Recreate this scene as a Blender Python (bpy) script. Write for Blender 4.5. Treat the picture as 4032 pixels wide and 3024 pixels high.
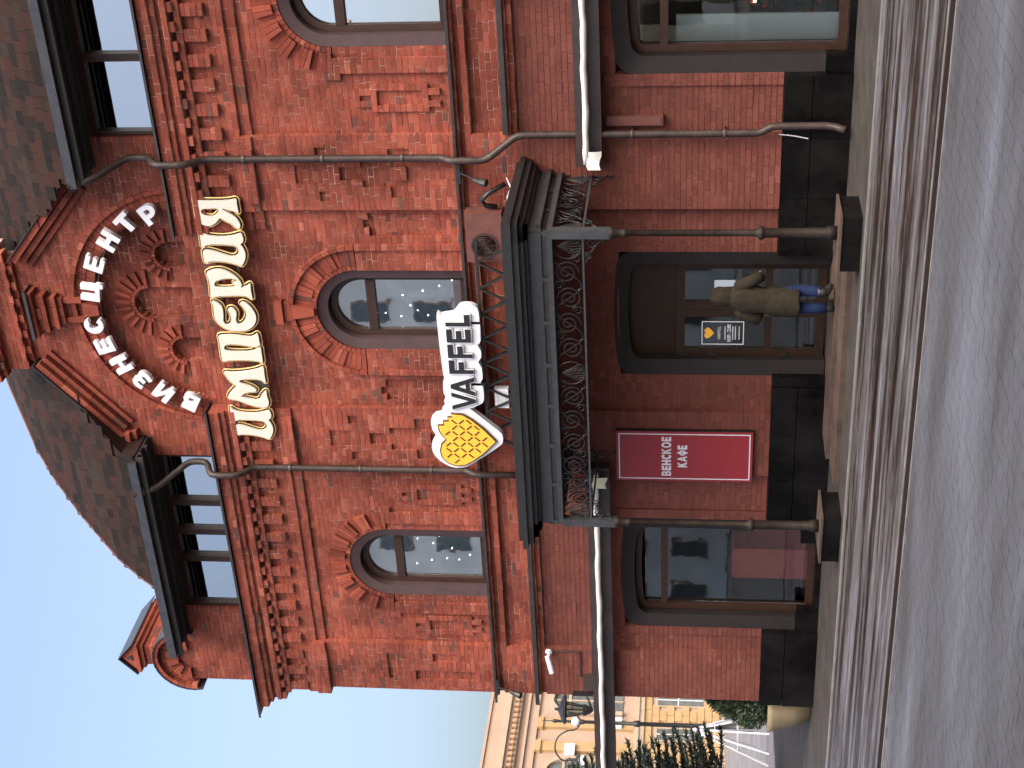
import bpy, bmesh, math, random
from mathutils import Vector, Matrix
PI=math.pi
rnd=random.Random(11)
SC=bpy.context.scene
COL=SC.collection
for o in list(bpy.data.objects): bpy.data.objects.remove(o)

# ---------------------------------------------------------------- camera
AX=Vector((-0.51239207,0.85080339,0.11656745)); RT=Vector((0.85721826,0.51485126,0.01024854)); UP=Vector((0.0512954,-0.10517502,0.9931299))
CAMP=Vector((10.374,-19.2652,2.08))
cd=bpy.data.cameras.new('camera'); cam=bpy.data.objects.new('camera',cd); COL.objects.link(cam); SC.camera=cam
cd.sensor_fit='HORIZONTAL'; cd.sensor_width=36; cd.lens=6060/4032*36; cd.clip_start=.1; cd.clip_end=1500
m3=Matrix((-UP,RT,-AX)).transposed()          # the photograph was taken upright and is stored turned by 90 degrees
cam.matrix_world=Matrix.Translation(CAMP)@m3.to_4x4()
# ---------------------------------------------------------------- world and sun
SUN_EL=48; SUN_AZ=122     # compass style: direction the light comes from, measured from +Y clockwise
w=bpy.data.worlds.new('World'); SC.world=w; w.use_nodes=True
nt=w.node_tree; bg=nt.nodes['Background']; sky=nt.nodes.new('ShaderNodeTexSky'); sky.sky_type='NISHITA'; sky.sun_disc=False
sky.sun_elevation=math.radians(SUN_EL); sky.sun_rotation=math.radians(SUN_AZ); sky.air_density=1.0; sky.dust_density=10; sky.ozone_density=1.0; sky.altitude=100
nt.links.new(sky.outputs[0],bg.inputs[0]); bg.inputs[1].default_value=.15
sl=bpy.data.lights.new('sun','SUN'); so=bpy.data.objects.new('sun',sl); COL.objects.link(so)
sl.energy=.33; sl.angle=math.radians(50); sl.color=(1,.97,.94)
az=math.radians(SUN_AZ); el=math.radians(SUN_EL)
sd=Vector((math.sin(az)*math.cos(el),math.cos(az)*math.cos(el),math.sin(el)))
so.rotation_euler=sd.to_track_quat('Z','Y').to_euler(); so.location=(0,-30,40)
vs=SC.view_settings; vs.view_transform='Standard'; vs.look='None'; vs.gamma=1; vs.exposure=1.55; vs.use_curve_mapping=False
SC.cycles.max_bounces=7; SC.cycles.diffuse_bounces=3; SC.cycles.transparent_max_bounces=12

# ---------------------------------------------------------------- helpers
def tag(o,label=None,cat=None,group=None,kind=None):
    if label: o['label']=label
    if cat: o['category']=cat
    if group: o['group']=group
    if kind: o['kind']=kind
    return o
def empty(name,loc,label,cat,group=None,parent=None):
    o=bpy.data.objects.new(name,None); COL.objects.link(o); o.location=loc; o.empty_display_size=.2
    return tag(o,label,cat,group)
def link(name,me,mat,parent=None,smooth=False):
    o=bpy.data.objects.new(name,me); COL.objects.link(o)
    if mat is not None: me.materials.clear(); me.materials.append(mat)
    if smooth:
        for p in me.polygons: p.use_smooth=True
    if parent is not None:
        o.parent=parent; bpy.context.view_layer.update() if False else None
        o.matrix_parent_inverse=WINV(parent)
    return o
def WM(o):
    m=Matrix.LocRotScale(o.location,o.rotation_euler,o.scale)
    return (WM(o.parent)@o.matrix_parent_inverse@m) if o.parent else m
def WINV(o): return WM(o).inverted()
class MB:
    def __init__(s): s.v=[]; s.f=[]; s.t=[]
    def box(s,x0,x1,y0,y1,z0,z1,t=0.,back=True,bev=0):
        n=len(s.v)
        s.v+=[(x0,y0,z0),(x1,y0,z0),(x1,y1,z0),(x0,y1,z0),(x0,y0,z1),(x1,y0,z1),(x1,y1,z1),(x0,y1,z1)]
        fs=[(0,1,5,4),(1,2,6,5),(3,0,4,7),(4,5,6,7),(3,2,1,0)]
        if back: fs.append((2,3,7,6))
        for f in fs: s.f.append(tuple(n+i for i in f)); s.t.append(t)
        return s
    def obox(s,c,ux,uy,uz,lx,ly,lz,t=0.):
        c=Vector(c); ux=Vector(ux).normalized()*lx/2; uy=Vector(uy).normalized()*ly/2; uz=Vector(uz).normalized()*lz/2
        n=len(s.v)
        for a,b,d in ((-1,-1,-1),(1,-1,-1),(1,1,-1),(-1,1,-1),(-1,-1,1),(1,-1,1),(1,1,1),(-1,1,1)):
            s.v.append(tuple(c+ux*a+uy*b+uz*d))
        for f in ((0,1,5,4),(1,2,6,5),(2,3,7,6),(3,0,4,7),(4,5,6,7),(3,2,1,0)): s.f.append(tuple(n+i for i in f)); s.t.append(t)
        return s
    def bar(s,a,b,w,h=None,t=0.,up=(0,0,1)):
        a=Vector(a); b=Vector(b); d=(b-a); L=d.length; d.normalize(); u=Vector(up)
        if abs(d.dot(u))>.95: u=Vector((0,1,0))
        sx=d.cross(u).normalized(); uz=sx.cross(d)
        return s.obox((a+b)/2,d,sx,uz,L,w,h or w,t)
    def prism(s,pts,y0,y1,t=0.):       # pts: (x,z) anticlockwise seen from -Y ; simple polygon
        n=len(s.v); k=len(pts)
        s.v+=[(x,y0,z) for x,z in pts]+[(x,y1,z) for x,z in pts]
        s.f.append(tuple(range(n,n+k))); s.t.append(t)
        s.f.append(tuple(range(n+2*k-1,n+k-1,-1))); s.t.append(t)
        for i in range(k):
            j=(i+1)%k; s.f.append((n+j,n+i,n+k+i,n+k+j)); s.t.append(t)
        return s
    def ring(s,outer,inner,y0,y1,y2=None,t=0.,closed=False):  # strip between two polylines; y0 front outer,y1 back, y2 front inner
        if y2 is None: y2=y0
        n=len(s.v); k=len(outer)
        s.v+=[(x,y0,z) for x,z in outer]+[(x,y2,z) for x,z in inner]+[(x,y1,z) for x,z in outer]+[(x,y1,z) for x,z in inner]
        rng=range(k) if closed else range(k-1)
        for i in rng:
            j=(i+1)%k
            for q in ((n+i,n+k+i,n+k+j,n+j),(n+k+i,n+3*k+i,n+3*k+j,n+k+j),(n+2*k+i,n+i,n+j,n+2*k+j),(n+3*k+i,n+2*k+i,n+2*k+j,n+3*k+j)): s.f.append(q); s.t.append(t)
        if not closed:
            for e in (0,k-1):
                q=(n+e,n+2*k+e,n+3*k+e,n+k+e); s.f.append(q if e==0 else q[::-1]); s.t.append(t)
        return s
    def tube(s,path,r,n=6,closed=False,cap=True,t=0.):
        P=[Vector(p) for p in path]; m=len(P); base=len(s.v)
        rr=r if isinstance(r,(list,tuple)) else [r]*m
        prev=None
        for i in range(m):
            if closed: d=P[(i+1)%m]-P[i-1]
            else: d=P[min(i+1,m-1)]-P[max(i-1,0)]
            if d.length<1e-9: d=Vector((0,0,1))
            d.normalize()
            if prev is None:
                a=Vector((0,1,0)) if abs(d.y)<.9 else Vector((0,0,1))
            else: a=prev
            x=(a-d*a.dot(d)).normalized(); y=d.cross(x); prev=x
            for k in range(n):
                an=2*PI*k/n; s.v.append(tuple(P[i]+(x*math.cos(an)+y*math.sin(an))*rr[i]))
        for i in range(m if closed else m-1):
            j=(i+1)%m
            for k in range(n):
                l=(k+1)%n; s.f.append((base+i*n+k,base+i*n+l,base+j*n+l,base+j*n+k)); s.t.append(t)
        if cap and not closed:
            s.f.append(tuple(base+k for k in range(n-1,-1,-1))); s.t.append(t)
            s.f.append(tuple(base+(m-1)*n+k for k in range(n))); s.t.append(t)
        return s
    def lathe(s,prof,c,n=20,t=0.):      # prof: (r,z)
        base=len(s.v); m=len(prof)
        for r,z in prof:
            for k in range(n):
                a=2*PI*k/n; s.v.append((c[0]+r*math.cos(a),c[1]+r*math.sin(a),c[2]+z))
        for i in range(m-1):
            for k in range(n):
                l=(k+1)%n; s.f.append((base+i*n+k,base+i*n+l,base+(i+1)*n+l,base+(i+1)*n+k)); s.t.append(t)
        s.f.append(tuple(base+k for k in range(n-1,-1,-1))); s.t.append(t)
        s.f.append(tuple(base+(m-1)*n+k for k in range(n))); s.t.append(t)
        return s
    def sph(s,c,r,n=8,t=0.):
        return s.lathe([(r*max(.02,math.sin(PI*i/(n-2))),-r*math.cos(PI*i/(n-2))) for i in range(n-1)],c,n,t)
    def mesh(s,name):
        me=bpy.data.meshes.new(name); me.from_pydata(s.v,[],s.f)
        if any(s.t):
            a=me.attributes.new('tint','FLOAT','FACE'); a.data.foreach_set('value',s.t)
        return me
    def build(s,name,mat,parent=None,smooth=False,kind=None):
        o=link(name,s.mesh(name),mat,parent,smooth)
        if kind: o['kind']=kind
        return o
def arcpts(cx,cz,r,a0,a1,n):
    return [(cx+r*math.cos(math.radians(a0+(a1-a0)*i/n)),cz+r*math.sin(math.radians(a0+(a1-a0)*i/n))) for i in range(n+1)]
def archline(cx,r,zb,zs,n=24):   # left foot, over the arch, right foot
    return [(cx-r,zb)]+[(cx+r*math.cos(PI-PI*i/n),zs+r*math.sin(PI*i/n)) for i in range(n+1)]+[(cx+r,zb)]
def roundtop(x0,x1,zb,zt,r,rise=.0,n=6):
    L=[(x0,zb)]+arcpts(x0+r,zt-r,r,180,90,n)
    k=8
    for i in range(1,k): 
        u=i/k; L.append((x0+r+(x1-x0-2*r)*u,zt+rise*4*u*(1-u)))
    return L+arcpts(x1-r,zt-r,r,90,0,n)+[(x1,zb)]

# ---------------------------------------------------------------- materials
def newmat(name):
    m=bpy.data.materials.new(name); m.use_nodes=True; n=m.node_tree; b=n.nodes['Principled BSDF']; return m,n,b
def N(n,t,**k):
    x=n.nodes.new(t)
    for a,v in k.items(): setattr(x,a,v)
    return x
def pos(n,scale=(1,1,1)):
    g=N(n,'ShaderNodeNewGeometry'); mp=N(n,'ShaderNodeMapping'); mp.inputs['Scale'].default_value=scale
    n.links.new(g.outputs['Position'],mp.inputs['Vector']); return mp.outputs[0]
def noise(n,vec,scale,detail=4,rough=.6):
    x=N(n,'ShaderNodeTexNoise'); x.inputs['Scale'].default_value=scale; x.inputs['Detail'].default_value=detail; x.inputs['Roughness'].default_value=rough
    n.links.new(vec,x.inputs['Vector']); return x.outputs['Fac']
def ramp(n,fac,stops):
    r=N(n,'ShaderNodeValToRGB'); e=r.color_ramp.elements
    while len(e)<len(stops): e.new(.5)
    for q,(p,c) in zip(e,stops): q.position=p; q.color=(*c,1) if len(c)==3 else c
    n.links.new(fac,r.inputs[0]); return r.outputs[0]
def mixc(n,a,b,fac,mode='MIX'):
    x=N(n,'ShaderNodeMix',data_type='RGBA',blend_type=mode)
    for i,v in ((0,fac),(6,a),(7,b)):
        if isinstance(v,(int,float)): x.inputs[i].default_value=v
        elif isinstance(v,tuple): x.inputs[i].default_value=(*v,1)
        else: n.links.new(v,x.inputs[i])
    return x.outputs[2]
def math_(n,op,a,b=0.):
    x=N(n,'ShaderNodeMath',operation=op)
    for i,v in ((0,a),(1,b)):
        if isinstance(v,(int,float)): x.inputs[i].default_value=v
        else: n.links.new(v,x.inputs[i])
    return x.outputs[0]
def bump(n,b,h,dist=.01,strength=.5):
    x=N(n,'ShaderNodeBump'); x.inputs['Distance'].default_value=dist; x.inputs['Strength'].default_value=strength
    n.links.new(h,x.inputs['Height']); n.links.new(x.outputs[0],b.inputs['Normal'])
def pmat(name,c,rough=.6,var=.25,scale=6,metal=0.,bmp=.0,spec=.5,c2=None):
    m,n,b=newmat(name); v=pos(n); f=noise(n,v,scale,5)
    lo=c2 or tuple(x*(1-var) for x in c); hi=tuple(min(1,x*(1+var)) for x in c)
    n.links.new(ramp(n,f,[(.3,lo),(.7,hi)]),b.inputs['Base Color'])
    f2=noise(n,v,scale*7,3)
    rr=N(n,'ShaderNodeMapRange'); rr.inputs[3].default_value=max(.02,rough-.12); rr.inputs[4].default_value=min(1,rough+.12)
    n.links.new(f2,rr.inputs[0]); n.links.new(rr.outputs[0],b.inputs['Roughness'])
    b.inputs['Metallic'].default_value=metal; b.inputs['Specular IOR Level'].default_value=spec
    if bmp: bump(n,b,f2,bmp,.6)
    return m
def brickmat(name,reds,dark=True,soot=.47):
    m,n,b=newmat(name); at=N(n,'ShaderNodeAttribute',attribute_name='tint'); v=pos(n)
    st=[(0,(.12,.05,.042)),(.05,(.15,.058,.045)),(.075,reds[0]),(.4,reds[1]),(.72,reds[2]),(1,reds[3])]
    col=ramp(n,at.outputs['Fac'],st)
    f1=noise(n,v,38,5,.7); col=mixc(n,col,ramp(n,f1,[(.3,(.62,.58,.56)),(.62,(1.12,1.1,1.08))]),.75,'MULTIPLY')
    f2=noise(n,pos(n,(1,1,.55)),.85,6,.62); col=mixc(n,col,ramp(n,f2,[(.36,(soot,soot*.97,soot*.97)),(.62,(1.06,1.04,1.02))]),1,'MULTIPLY')
    f3=noise(n,v,170,2); 
    # lime bloom in patches
    f4=noise(n,v,2.7,5,.7); col=mixc(n,col,(.36,.2,.15),math_(n,'MULTIPLY',ramp_f(n,f4,.66,.8),.30))
    n.links.new(col,b.inputs['Base Color']); b.inputs['Roughness'].default_value=.86; b.inputs['Specular IOR Level'].default_value=.25
    bump(n,b,math_(n,'ADD',f1,math_(n,'MULTIPLY',f3,.4)),.006,.8)
    return m
def ramp_f(n,f,a,b_):
    x=N(n,'ShaderNodeMapRange'); x.inputs[1].default_value=a; x.inputs[2].default_value=b_; n.links.new(f,x.inputs[0]); return x.outputs[0]
def mortarmat(name,lo,hi,a=.42,b_=.62):
    m,n,b=newmat(name); v=pos(n); f=noise(n,v,3.2,6,.75)
    col=ramp(n,f,[(a,lo),(b_,hi)]); n.links.new(col,b.inputs['Base Color']); b.inputs['Roughness'].default_value=.95; b.inputs['Specular IOR Level'].default_value=.1
    bump(n,b,noise(n,v,120,2),.004,.5); return m
def glassmat(name,refl=.3,tint=(.75,.8,.8),rough=.0,wav=.0007):
    m=bpy.data.materials.new(name); m.use_nodes=True; n=m.node_tree; n.nodes.clear()
    o=N(n,'ShaderNodeOutputMaterial'); mx=N(n,'ShaderNodeMixShader'); t=N(n,'ShaderNodeBsdfTransparent'); g=N(n,'ShaderNodeBsdfGlossy')
    t.inputs[0].default_value=(*tint,1); g.inputs['Roughness'].default_value=rough; g.inputs[0].default_value=(.92,.96,1,1)
    fr=N(n,'ShaderNodeFresnel'); fr.inputs[0].default_value=1.5
    f=math_(n,'MINIMUM',math_(n,'ADD',fr.outputs[0],refl),1.)
    n.links.new(f,mx.inputs[0]); n.links.new(t.outputs[0],mx.inputs[1]); n.links.new(g.outputs[0],mx.inputs[2]); n.links.new(mx.outputs[0],o.inputs[0])
    bp=N(n,'ShaderNodeBump'); bp.inputs['Distance'].default_value=wav; bp.inputs['Strength'].default_value=1
    n.links.new(noise(n,pos(n),2.2,2),bp.inputs['Height']); n.links.new(bp.outputs[0],g.inputs['Normal'])
    return m
def emit(name,c,s):
    m,n,b=newmat(name); b.inputs['Base Color'].default_value=(*c,1); b.inputs['Emission Color'].default_value=(*c,1); b.inputs['Emission Strength'].default_value=s; return m

REDS=[(.178,.042,.029),(.236,.056,.037),(.295,.074,.048),(.37,.118,.082)]
M_brick=brickmat('red_brick',REDS)
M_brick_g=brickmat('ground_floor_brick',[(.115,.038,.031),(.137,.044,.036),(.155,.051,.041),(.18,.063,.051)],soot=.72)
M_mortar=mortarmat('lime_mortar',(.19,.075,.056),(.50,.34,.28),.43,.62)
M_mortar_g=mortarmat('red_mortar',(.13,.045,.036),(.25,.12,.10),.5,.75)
M_flash=pmat('dark_flashing',(.022,.019,.02),.5,.4,9)
M_wood=pmat('brown_window_frame',(.028,.013,.009),.45,.3,14,spec=.35)
M_surround=pmat('plum_brown_surround',(.048,.029,.032),.62,.15,5,bmp=.001,spec=.3)
M_surround_g=pmat('dark_brown_surround',(.0145,.0115,.0125),.6,.2,5,bmp=.001,spec=.25)
M_soffit=pmat('dark_soffit',(.018,.014,.015),.7,.4,7)
M_gutter=pmat('black_gutter',(.028,.029,.034),.35,.3,9)
M_pipe=pmat('brown_drainpipe',(.034,.023,.021),.5,.35,7,c2=(.015,.010,.010),spec=.3)
M_col=pmat('brown_iron_column',(.016,.011,.009),.6,.35,7,c2=(.008,.006,.005),spec=.18)
M_iron=pmat('charcoal_iron',(.030,.033,.038),.48,.3,12)
M_scroll=pmat('black_scroll_iron',(.013,.014,.016),.55,.3,12,spec=.2)
M_panel=pmat('dark_canopy_panel',(.020,.019,.019),.55,.3,12)
M_black=pmat('black_metal',(.012,.012,.013),.45,.3,12)
M_awn=pmat('dark_brown_awning_case',(.026,.018,.018),.5,.3,5)
M_tube=pmat('white_awning_fabric',(.5,.5,.5),.7,.06,18)
M_white=pmat('white_acrylic',(.56,.575,.63),.35,.03,9)
M_paper=pmat('white_paper',(.75,.74,.72),.8,.04,12)
M_cream=pmat('cream_acrylic',(.54,.51,.455),.4,.03,6)
M_gold=pmat('gold_rim',(.62,.42,.17),.35,.15,20,metal=.35)
M_bronze=pmat('dark_bronze',(.035,.026,.02),.5,.3,15)
M_ink=pmat('black_print',(.012,.012,.014),.4,.1,9)
M_waffle=pmat('waffle_yellow',(.80,.40,.04),.4,.05,9)
M_wline=pmat('waffle_brown_line',(.06,.035,.01),.4,.1,9)
M_redsign=pmat('crimson_sign',(.21,.016,.024),.45,.06,5)
M_redboxm=pmat('brick_red_paint',(.10,.035,.028),.6,.25,9)
M_redbox_d=pmat('brick_red_grille',(.05,.022,.02),.5,.25,20)
M_grey=pmat('grey_plastic',(.45,.46,.48),.5,.08,12)
def granite(name):
    m,n,b=newmat(name); v=pos(n); f=noise(n,v,140,2); f2=noise(n,v,1.3,5,.6)
    col=ramp(n,f,[(.35,(.002,.002,.0025)),(.7,(.009,.0085,.009))]); col=mixc(n,col,ramp(n,f2,[(.4,(.55,.55,.55)),(.7,(1.7,1.6,1.55))]),1,'MULTIPLY')
    n.links.new(col,b.inputs['Base Color']); n.links.new(ramp_f(n,f2,.2,1.4),b.inputs['Roughness']); b.inputs['Specular IOR Level'].default_value=.14; return m
M_gran=granite('dark_granite')
M_step=pmat('worn_stone_step',(.055,.037,.030),.7,.45,3,bmp=.003,spec=.3)
M_door=pmat('brown_varnished_door',(.020,.0088,.0042),.5,.35,8,spec=.3)
M_room=pmat('brightened_room_wall',(.55,.52,.46),.9,.2,1.2)  # wall colour lightened in place of lamps inside the rooms
M_roomd=pmat('dark_room',(.05,.045,.04),.9,.2,1.2)
G_attic=glassmat('attic_glass',.42,(.3,.32,.33))
G_arch=glassmat('arched_window_glass',.56,(.75,.78,.76))
G_shop=glassmat('shop_glass',.015,(.86,.9,.9))
G_door=glassmat('door_glass',.05,(.7,.74,.73))
def shinglemat():
    m,n,b=newmat('brown_shingle'); at=N(n,'ShaderNodeAttribute',attribute_name='tint'); v=pos(n)
    col=ramp(n,at.outputs['Fac'],[(0,(.006,.005,.0055)),(.25,(.011,.008,.0075)),(.5,(.018,.010,.0085)),(.75,(.028,.0105,.0085)),(1,(.021,.015,.0125))])
    f=noise(n,v,60,4,.7); col=mixc(n,col,ramp(n,f,[(.3,(.6,.6,.6)),(.7,(1.3,1.25,1.2))]),.8,'MULTIPLY')
    n.links.new(col,b.inputs['Base Color']); b.inputs['Roughness'].default_value=.9; b.inputs['Specular IOR Level'].default_value=.2; bump(n,b,noise(n,v,220,2),.004,.8); return m
M_shingle=shinglemat()
#PART2
# ================================================================ the red brick building
GZ=.09                                   # level of the pavement in front of the building
HOUSE=empty('brick_building',(0,0,GZ),'red brick building with central gable, arched windows and dark granite plinth','building')
CO=.0775; JT=.0105; Z0=.95
reliefs=[]; discs=[]
def rel(x0,x1,z0,z1,dy): reliefs.append((x0,x1,z0,z1,dy))
def both(x0,x1,z0,z1,dy): rel(x0,x1,z0,z1,dy); rel(-x1,-x0,z0,z1,dy)
# pilasters of the bay and the corner
both(1.62,2.72,.9,8.05,.10); rel(-7.6,-6.18,.9,8.05,.10)
# frames beside the shop windows and the door
for a,b in ((-5.86,-5.72),(-3.58,-3.42),(3.34,3.5),(5.7,5.84)): rel(a,b,.9,3.3,.035)
# string courses under the first floor sills
for a,b in ((-7.6,8.3),): rel(a,b,5.03,5.11,.10); rel(a,b,5.11,5.19,.05); rel(a,b,5.19,5.27,.13)
for a,b in ((-7.6,-2.72),(2.72,8.3)): rel(a,b,4.42,4.50,.06); rel(a,b,4.50,4.58,.12)
# raised cross frames beside the wing windows
def frame(xc,dy0=0.):
    for (hw,z0,z1) in ((.19,5.63,6.40),(.125,5.42,5.63),(.125,6.40,6.62)): rel(xc-hw,xc+hw,z0,z1,dy0+.045)
    for (hw,z0,z1) in ((.105,5.70,6.33),(.04,5.48,5.63),(.04,6.40,6.56)): rel(xc-hw,xc+hw,z0,z1,dy0)
for xc in (3.22,-3.22,5.92,-5.82): frame(xc)
# jamb strips of the wing windows
for c in (-4.57,4.57):
    for s in (-1,1):
        a,b=sorted((c+s*.79,c+s*1.0)); rel(a,b,5.28,6.87,.05)
        a,b=sorted((c+s*.79,c+s*1.09)); rel(a,b,6.80,6.96,.05)
# sunken stepped panels on the bay pilasters and beside the middle window
for s in (-1,1):
    def r2(a,b,z0,z1,dy): 
        q=sorted((s*a,s*b)); rel(q[0],q[1],z0,z1,dy)
    r2(1.17,1.53,5.28,6.60,-.055); r2(1.30,1.43,6.60,6.69,-.055)
    r2(.65,.98,5.28,6.85,.035); r2(.98,1.06,5.28,6.85,.07)
    r2(1.96,2.36,5.55,6.62,.05); r2(2.06,2.26,5.28,5.55,.05); r2(2.06,2.26,6.62,6.92,.05)
    r2(1.80,1.96,5.9,6.2,.06); r2(2.36,2.52,5.9,6.2,.06); r2(2.06,2.26,6.0,6.16,.10)
    r2(1.75,1.9,7.1,7.26,.055); r2(2.4,2.55,7.1,7.26,.055); r2(2.02,2.30,7.18,7.5,.06)
for q in ((-6.95,-6.75,5.6,6.6),(-6.55,-6.38,5.9,6.3),(-6.95,-6.4,6.9,7.05)): rel(*q,.05)
# friezes and main cornice of the wings (returns on the bay pilasters)
for a,b in ((-7.9,-1.63),(1.31,8.3)):
    rel(a,b,8.05,8.27,.045); rel(a,b,8.27,8.84,.085)
    k=a
    while k<b-.2:
        rel(k,k+.165,8.45,8.84,.15); k+=.345
    rel(a,b,8.80,8.84,.17)
    rel(a,b,8.84,8.93,.10); k=a
    while k<b: rel(k,min(k+.1325,b),8.84,8.93,.22); k+=.265
    rel(a,b,8.93,9.02,.24); rel(a,b,9.02,9.10,.19); rel(a,b,9.10,9.2,.24); rel(a,b,9.2,9.34,.28)
both(1.62,2.72,8.05,8.30,.14); both(1.75,2.55,8.05,8.2,.18)
rel(-7.6,-6.18,8.05,8.3,.16); rel(-7.6,-6.3,8.3,8.45,.12)
# tympanum: sunken half round with three blind niches
TZ=9.27
discs.append((0,TZ,1.88,-.06)); discs.append((0,TZ,1.58,-.20))
niches=((0,10.05,.255),(.79,9.66,.20),(-.79,9.66,.20))
def dyat(x,z):
    d=0.
    for (a,b,c,e,dy) in reliefs:
        if a<=x<b and c<=z<e: d=dy
    if z>9.34:
        for cx,cz,r,dy in discs:
            if (x-cx)**2+(z-cz)**2<r*r: d=dy
        for cx,zs,r in niches:
            if abs(x-cx)<r and (z<zs or (x-cx)**2+(z-zs)**2<r*r): d=-.30
    return d
def op_arch(cx,r,rm,zb,zs):
    def f(z):
        if zb<z<zs: return (cx-r,cx+r)
        if zs<=z<zs+rm: h=math.sqrt(rm*rm-(z-zs)**2); return (cx-h,cx+h)
    return f
def op_rect(x0,x1,z0,z1): return lambda z:(x0,x1) if z0<z<z1 else None
ZS=6.85
openings=[op_arch(c,.65,.80,5.28,ZS) for c in (-4.57,0,4.57)]+[op_rect(-5.72,-3.58,0,3.1),op_rect(3.5,5.7,0,3.1),op_rect(-1.03,.93,0,3.14)]
def spans(z):
    if z<9.36:
        xl=-7.17-(.10 if z>8.05 else 0)-(.1 if z>8.84 else 0)-(.06 if z>9.1 else 0)-(.08 if z>9.2 else 0)
        return [(xl,8.25)]
    out=[]
    if z<10.5: out.append((-7.17,-5.62))
    elif z<11.05:
        h=math.sqrt(max(0,.55**2-(z-10.5)**2)); out.append((-6.7-h,-6.7+h))
    if z<10.62: out.append((-2.58,2.68))
    elif z<10.74: out.append((-2.58,2.45))
    elif z<11.83:
        h=2.12-(z-10.74)/.88; out.append((-h,h))
    elif z<12.1: out.append((-.85,.85))
    elif z<13.0: out.append((-1.05,1.05))
    if z<10.5: out.append((6.2,8.25))
    return out
PCS=[]                                  # (area seen, ground floor?, builder)
mort=MB(); mortg=MB()
def tintv():
    u=rnd.random()
    return rnd.uniform(.0,.06) if u<.028 else min(1,max(.09,rnd.gauss(.45,.2)))
def addpiece(c,area,g,fn):
    d=(Vector(c)-CAMP); z=d.dot(AX); px=2016-6060*d.dot(UP)/z; py=1512-6060*d.dot(RT)/z
    ok=20<px<4010 and 20<py<3000
    PCS.append((area/z/z if ok else 0,g,fn))
row=0; z=Z0
while z<13.0:
    zm=z+CO/2; bp=set()
    iv=spans(zm)
    for f in openings:
        o=f(zm)
        if o:
            nv=[]
            for a,b in iv:
                if o[1]<=a or o[0]>=b: nv.append((a,b))
                else:
                    if o[0]-a>.02: nv.append((a,o[0]))
                    if b-o[1]>.02: nv.append((o[1],b))
            iv=nv
    act=[r for r in reliefs if r[2]<=zm<r[3]]
    for r in act: bp.add(r[0]); bp.add(r[1])
    if zm>9.34:
        for cx,cz,r,dy in discs:
            if abs(zm-cz)<r: h=math.sqrt(r*r-(zm-cz)**2); bp|={cx-h,cx+h}
        for cx,zs,r in niches:
            h=r if zm<zs else (math.sqrt(r*r-(zm-zs)**2) if zm-zs<r else 0)
            if h: bp|={cx-h,cx+h}
    for a,b in iv:
        cuts=[a]+sorted(q for q in bp if a+.004<q<b-.004)+[b]
        seg=[]
        for q0,q1 in zip(cuts,cuts[1:]):
            d=dyat((q0+q1)/2,zm)
            if seg and abs(seg[-1][2]-d)<1e-6: seg[-1][1]=q1
            else: seg.append([q0,q1,d])
        for q0,q1,d in seg:
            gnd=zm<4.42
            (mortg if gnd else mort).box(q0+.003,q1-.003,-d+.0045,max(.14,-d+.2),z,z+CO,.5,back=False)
            P=.3975; ph=(row%2)*.19875+.04*math.sin(row*1.7)
            xs=[q0]; k=math.floor((q0-ph)/P)-1
            while True:
                u=ph+k*P
                if u>q1: break
                for e in (u,u+.265):
                    if q0+.035<e<q1-.035: xs.append(e)
                k+=1
            xs.append(q1)
            for e0,e1 in zip(xs,xs[1:]):
                y=-d-rnd.uniform(0,.003)-(.006 if rnd.random()<.03 else 0); j=rnd.uniform(-.0015,.0015)
                ar=(e0+JT/2*(e0>q0),e1-JT/2*(e1<q1),y,max(y+.09,.03),z+JT/2+j,z+CO-JT/2+j,tintv() if not gnd else max(.1,tintv()))
                addpiece(((e0+e1)/2,y,zm),(e1-e0)*CO,gnd,lambda m,ar=ar:m.box(*ar,back=False))
    z+=CO; row+=1
def wedge(cx,cz,r0,r1,a0,a1,yf,yb,gap=.004):
    g0=gap/r0; t=tintv()
    pts=[(cx+r0*math.cos(a0+g0),cz+r0*math.sin(a0+g0)),(cx+r1*math.cos(a0+gap/r1),cz+r1*math.sin(a0+gap/r1)),(cx+r1*math.cos(a1-gap/r1),cz+r1*math.sin(a1-gap/r1)),(cx+r0*math.cos(a1-g0),cz+r0*math.sin(a1-g0))]
    am=(a0+a1)/2; rm=(r0+r1)/2
    addpiece((cx+rm*math.cos(am),yf,cz+rm*math.sin(am)),(r1-r0)*rm*(a1-a0),False,lambda m:m.prism(pts,yf,yb,t))
def ringbricks(cx,cz,r0,r1,n,yf,yb,alt=0.,a0=0,a1=PI,jit=.004,pair=1):
    for i in range(n):
        u0=a0+(a1-a0)*i/n; u1=a0+(a1-a0)*(i+1)/n
        wedge(cx,cz,r0,r1,u0,u1,yf-(alt if (i//pair)%2==0 else 0)-rnd.uniform(0,jit),yb)
for c in (-4.57,4.57):
    ringbricks(c,ZS,.655,.725,30,-.012,.12); ringbricks(c,ZS,.73,.99,38,-.004,.12,alt=.05,pair=2)
    ringbricks(c,ZS,.99,1.015,24,.004,.12)
ringbricks(0,ZS,.655,.725,30,-.03,.12); ringbricks(0,ZS,.73,.985,34,-.02,.12,alt=.022,pair=2); ringbricks(0,ZS,.99,1.055,26,-.075,.12)
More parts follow.
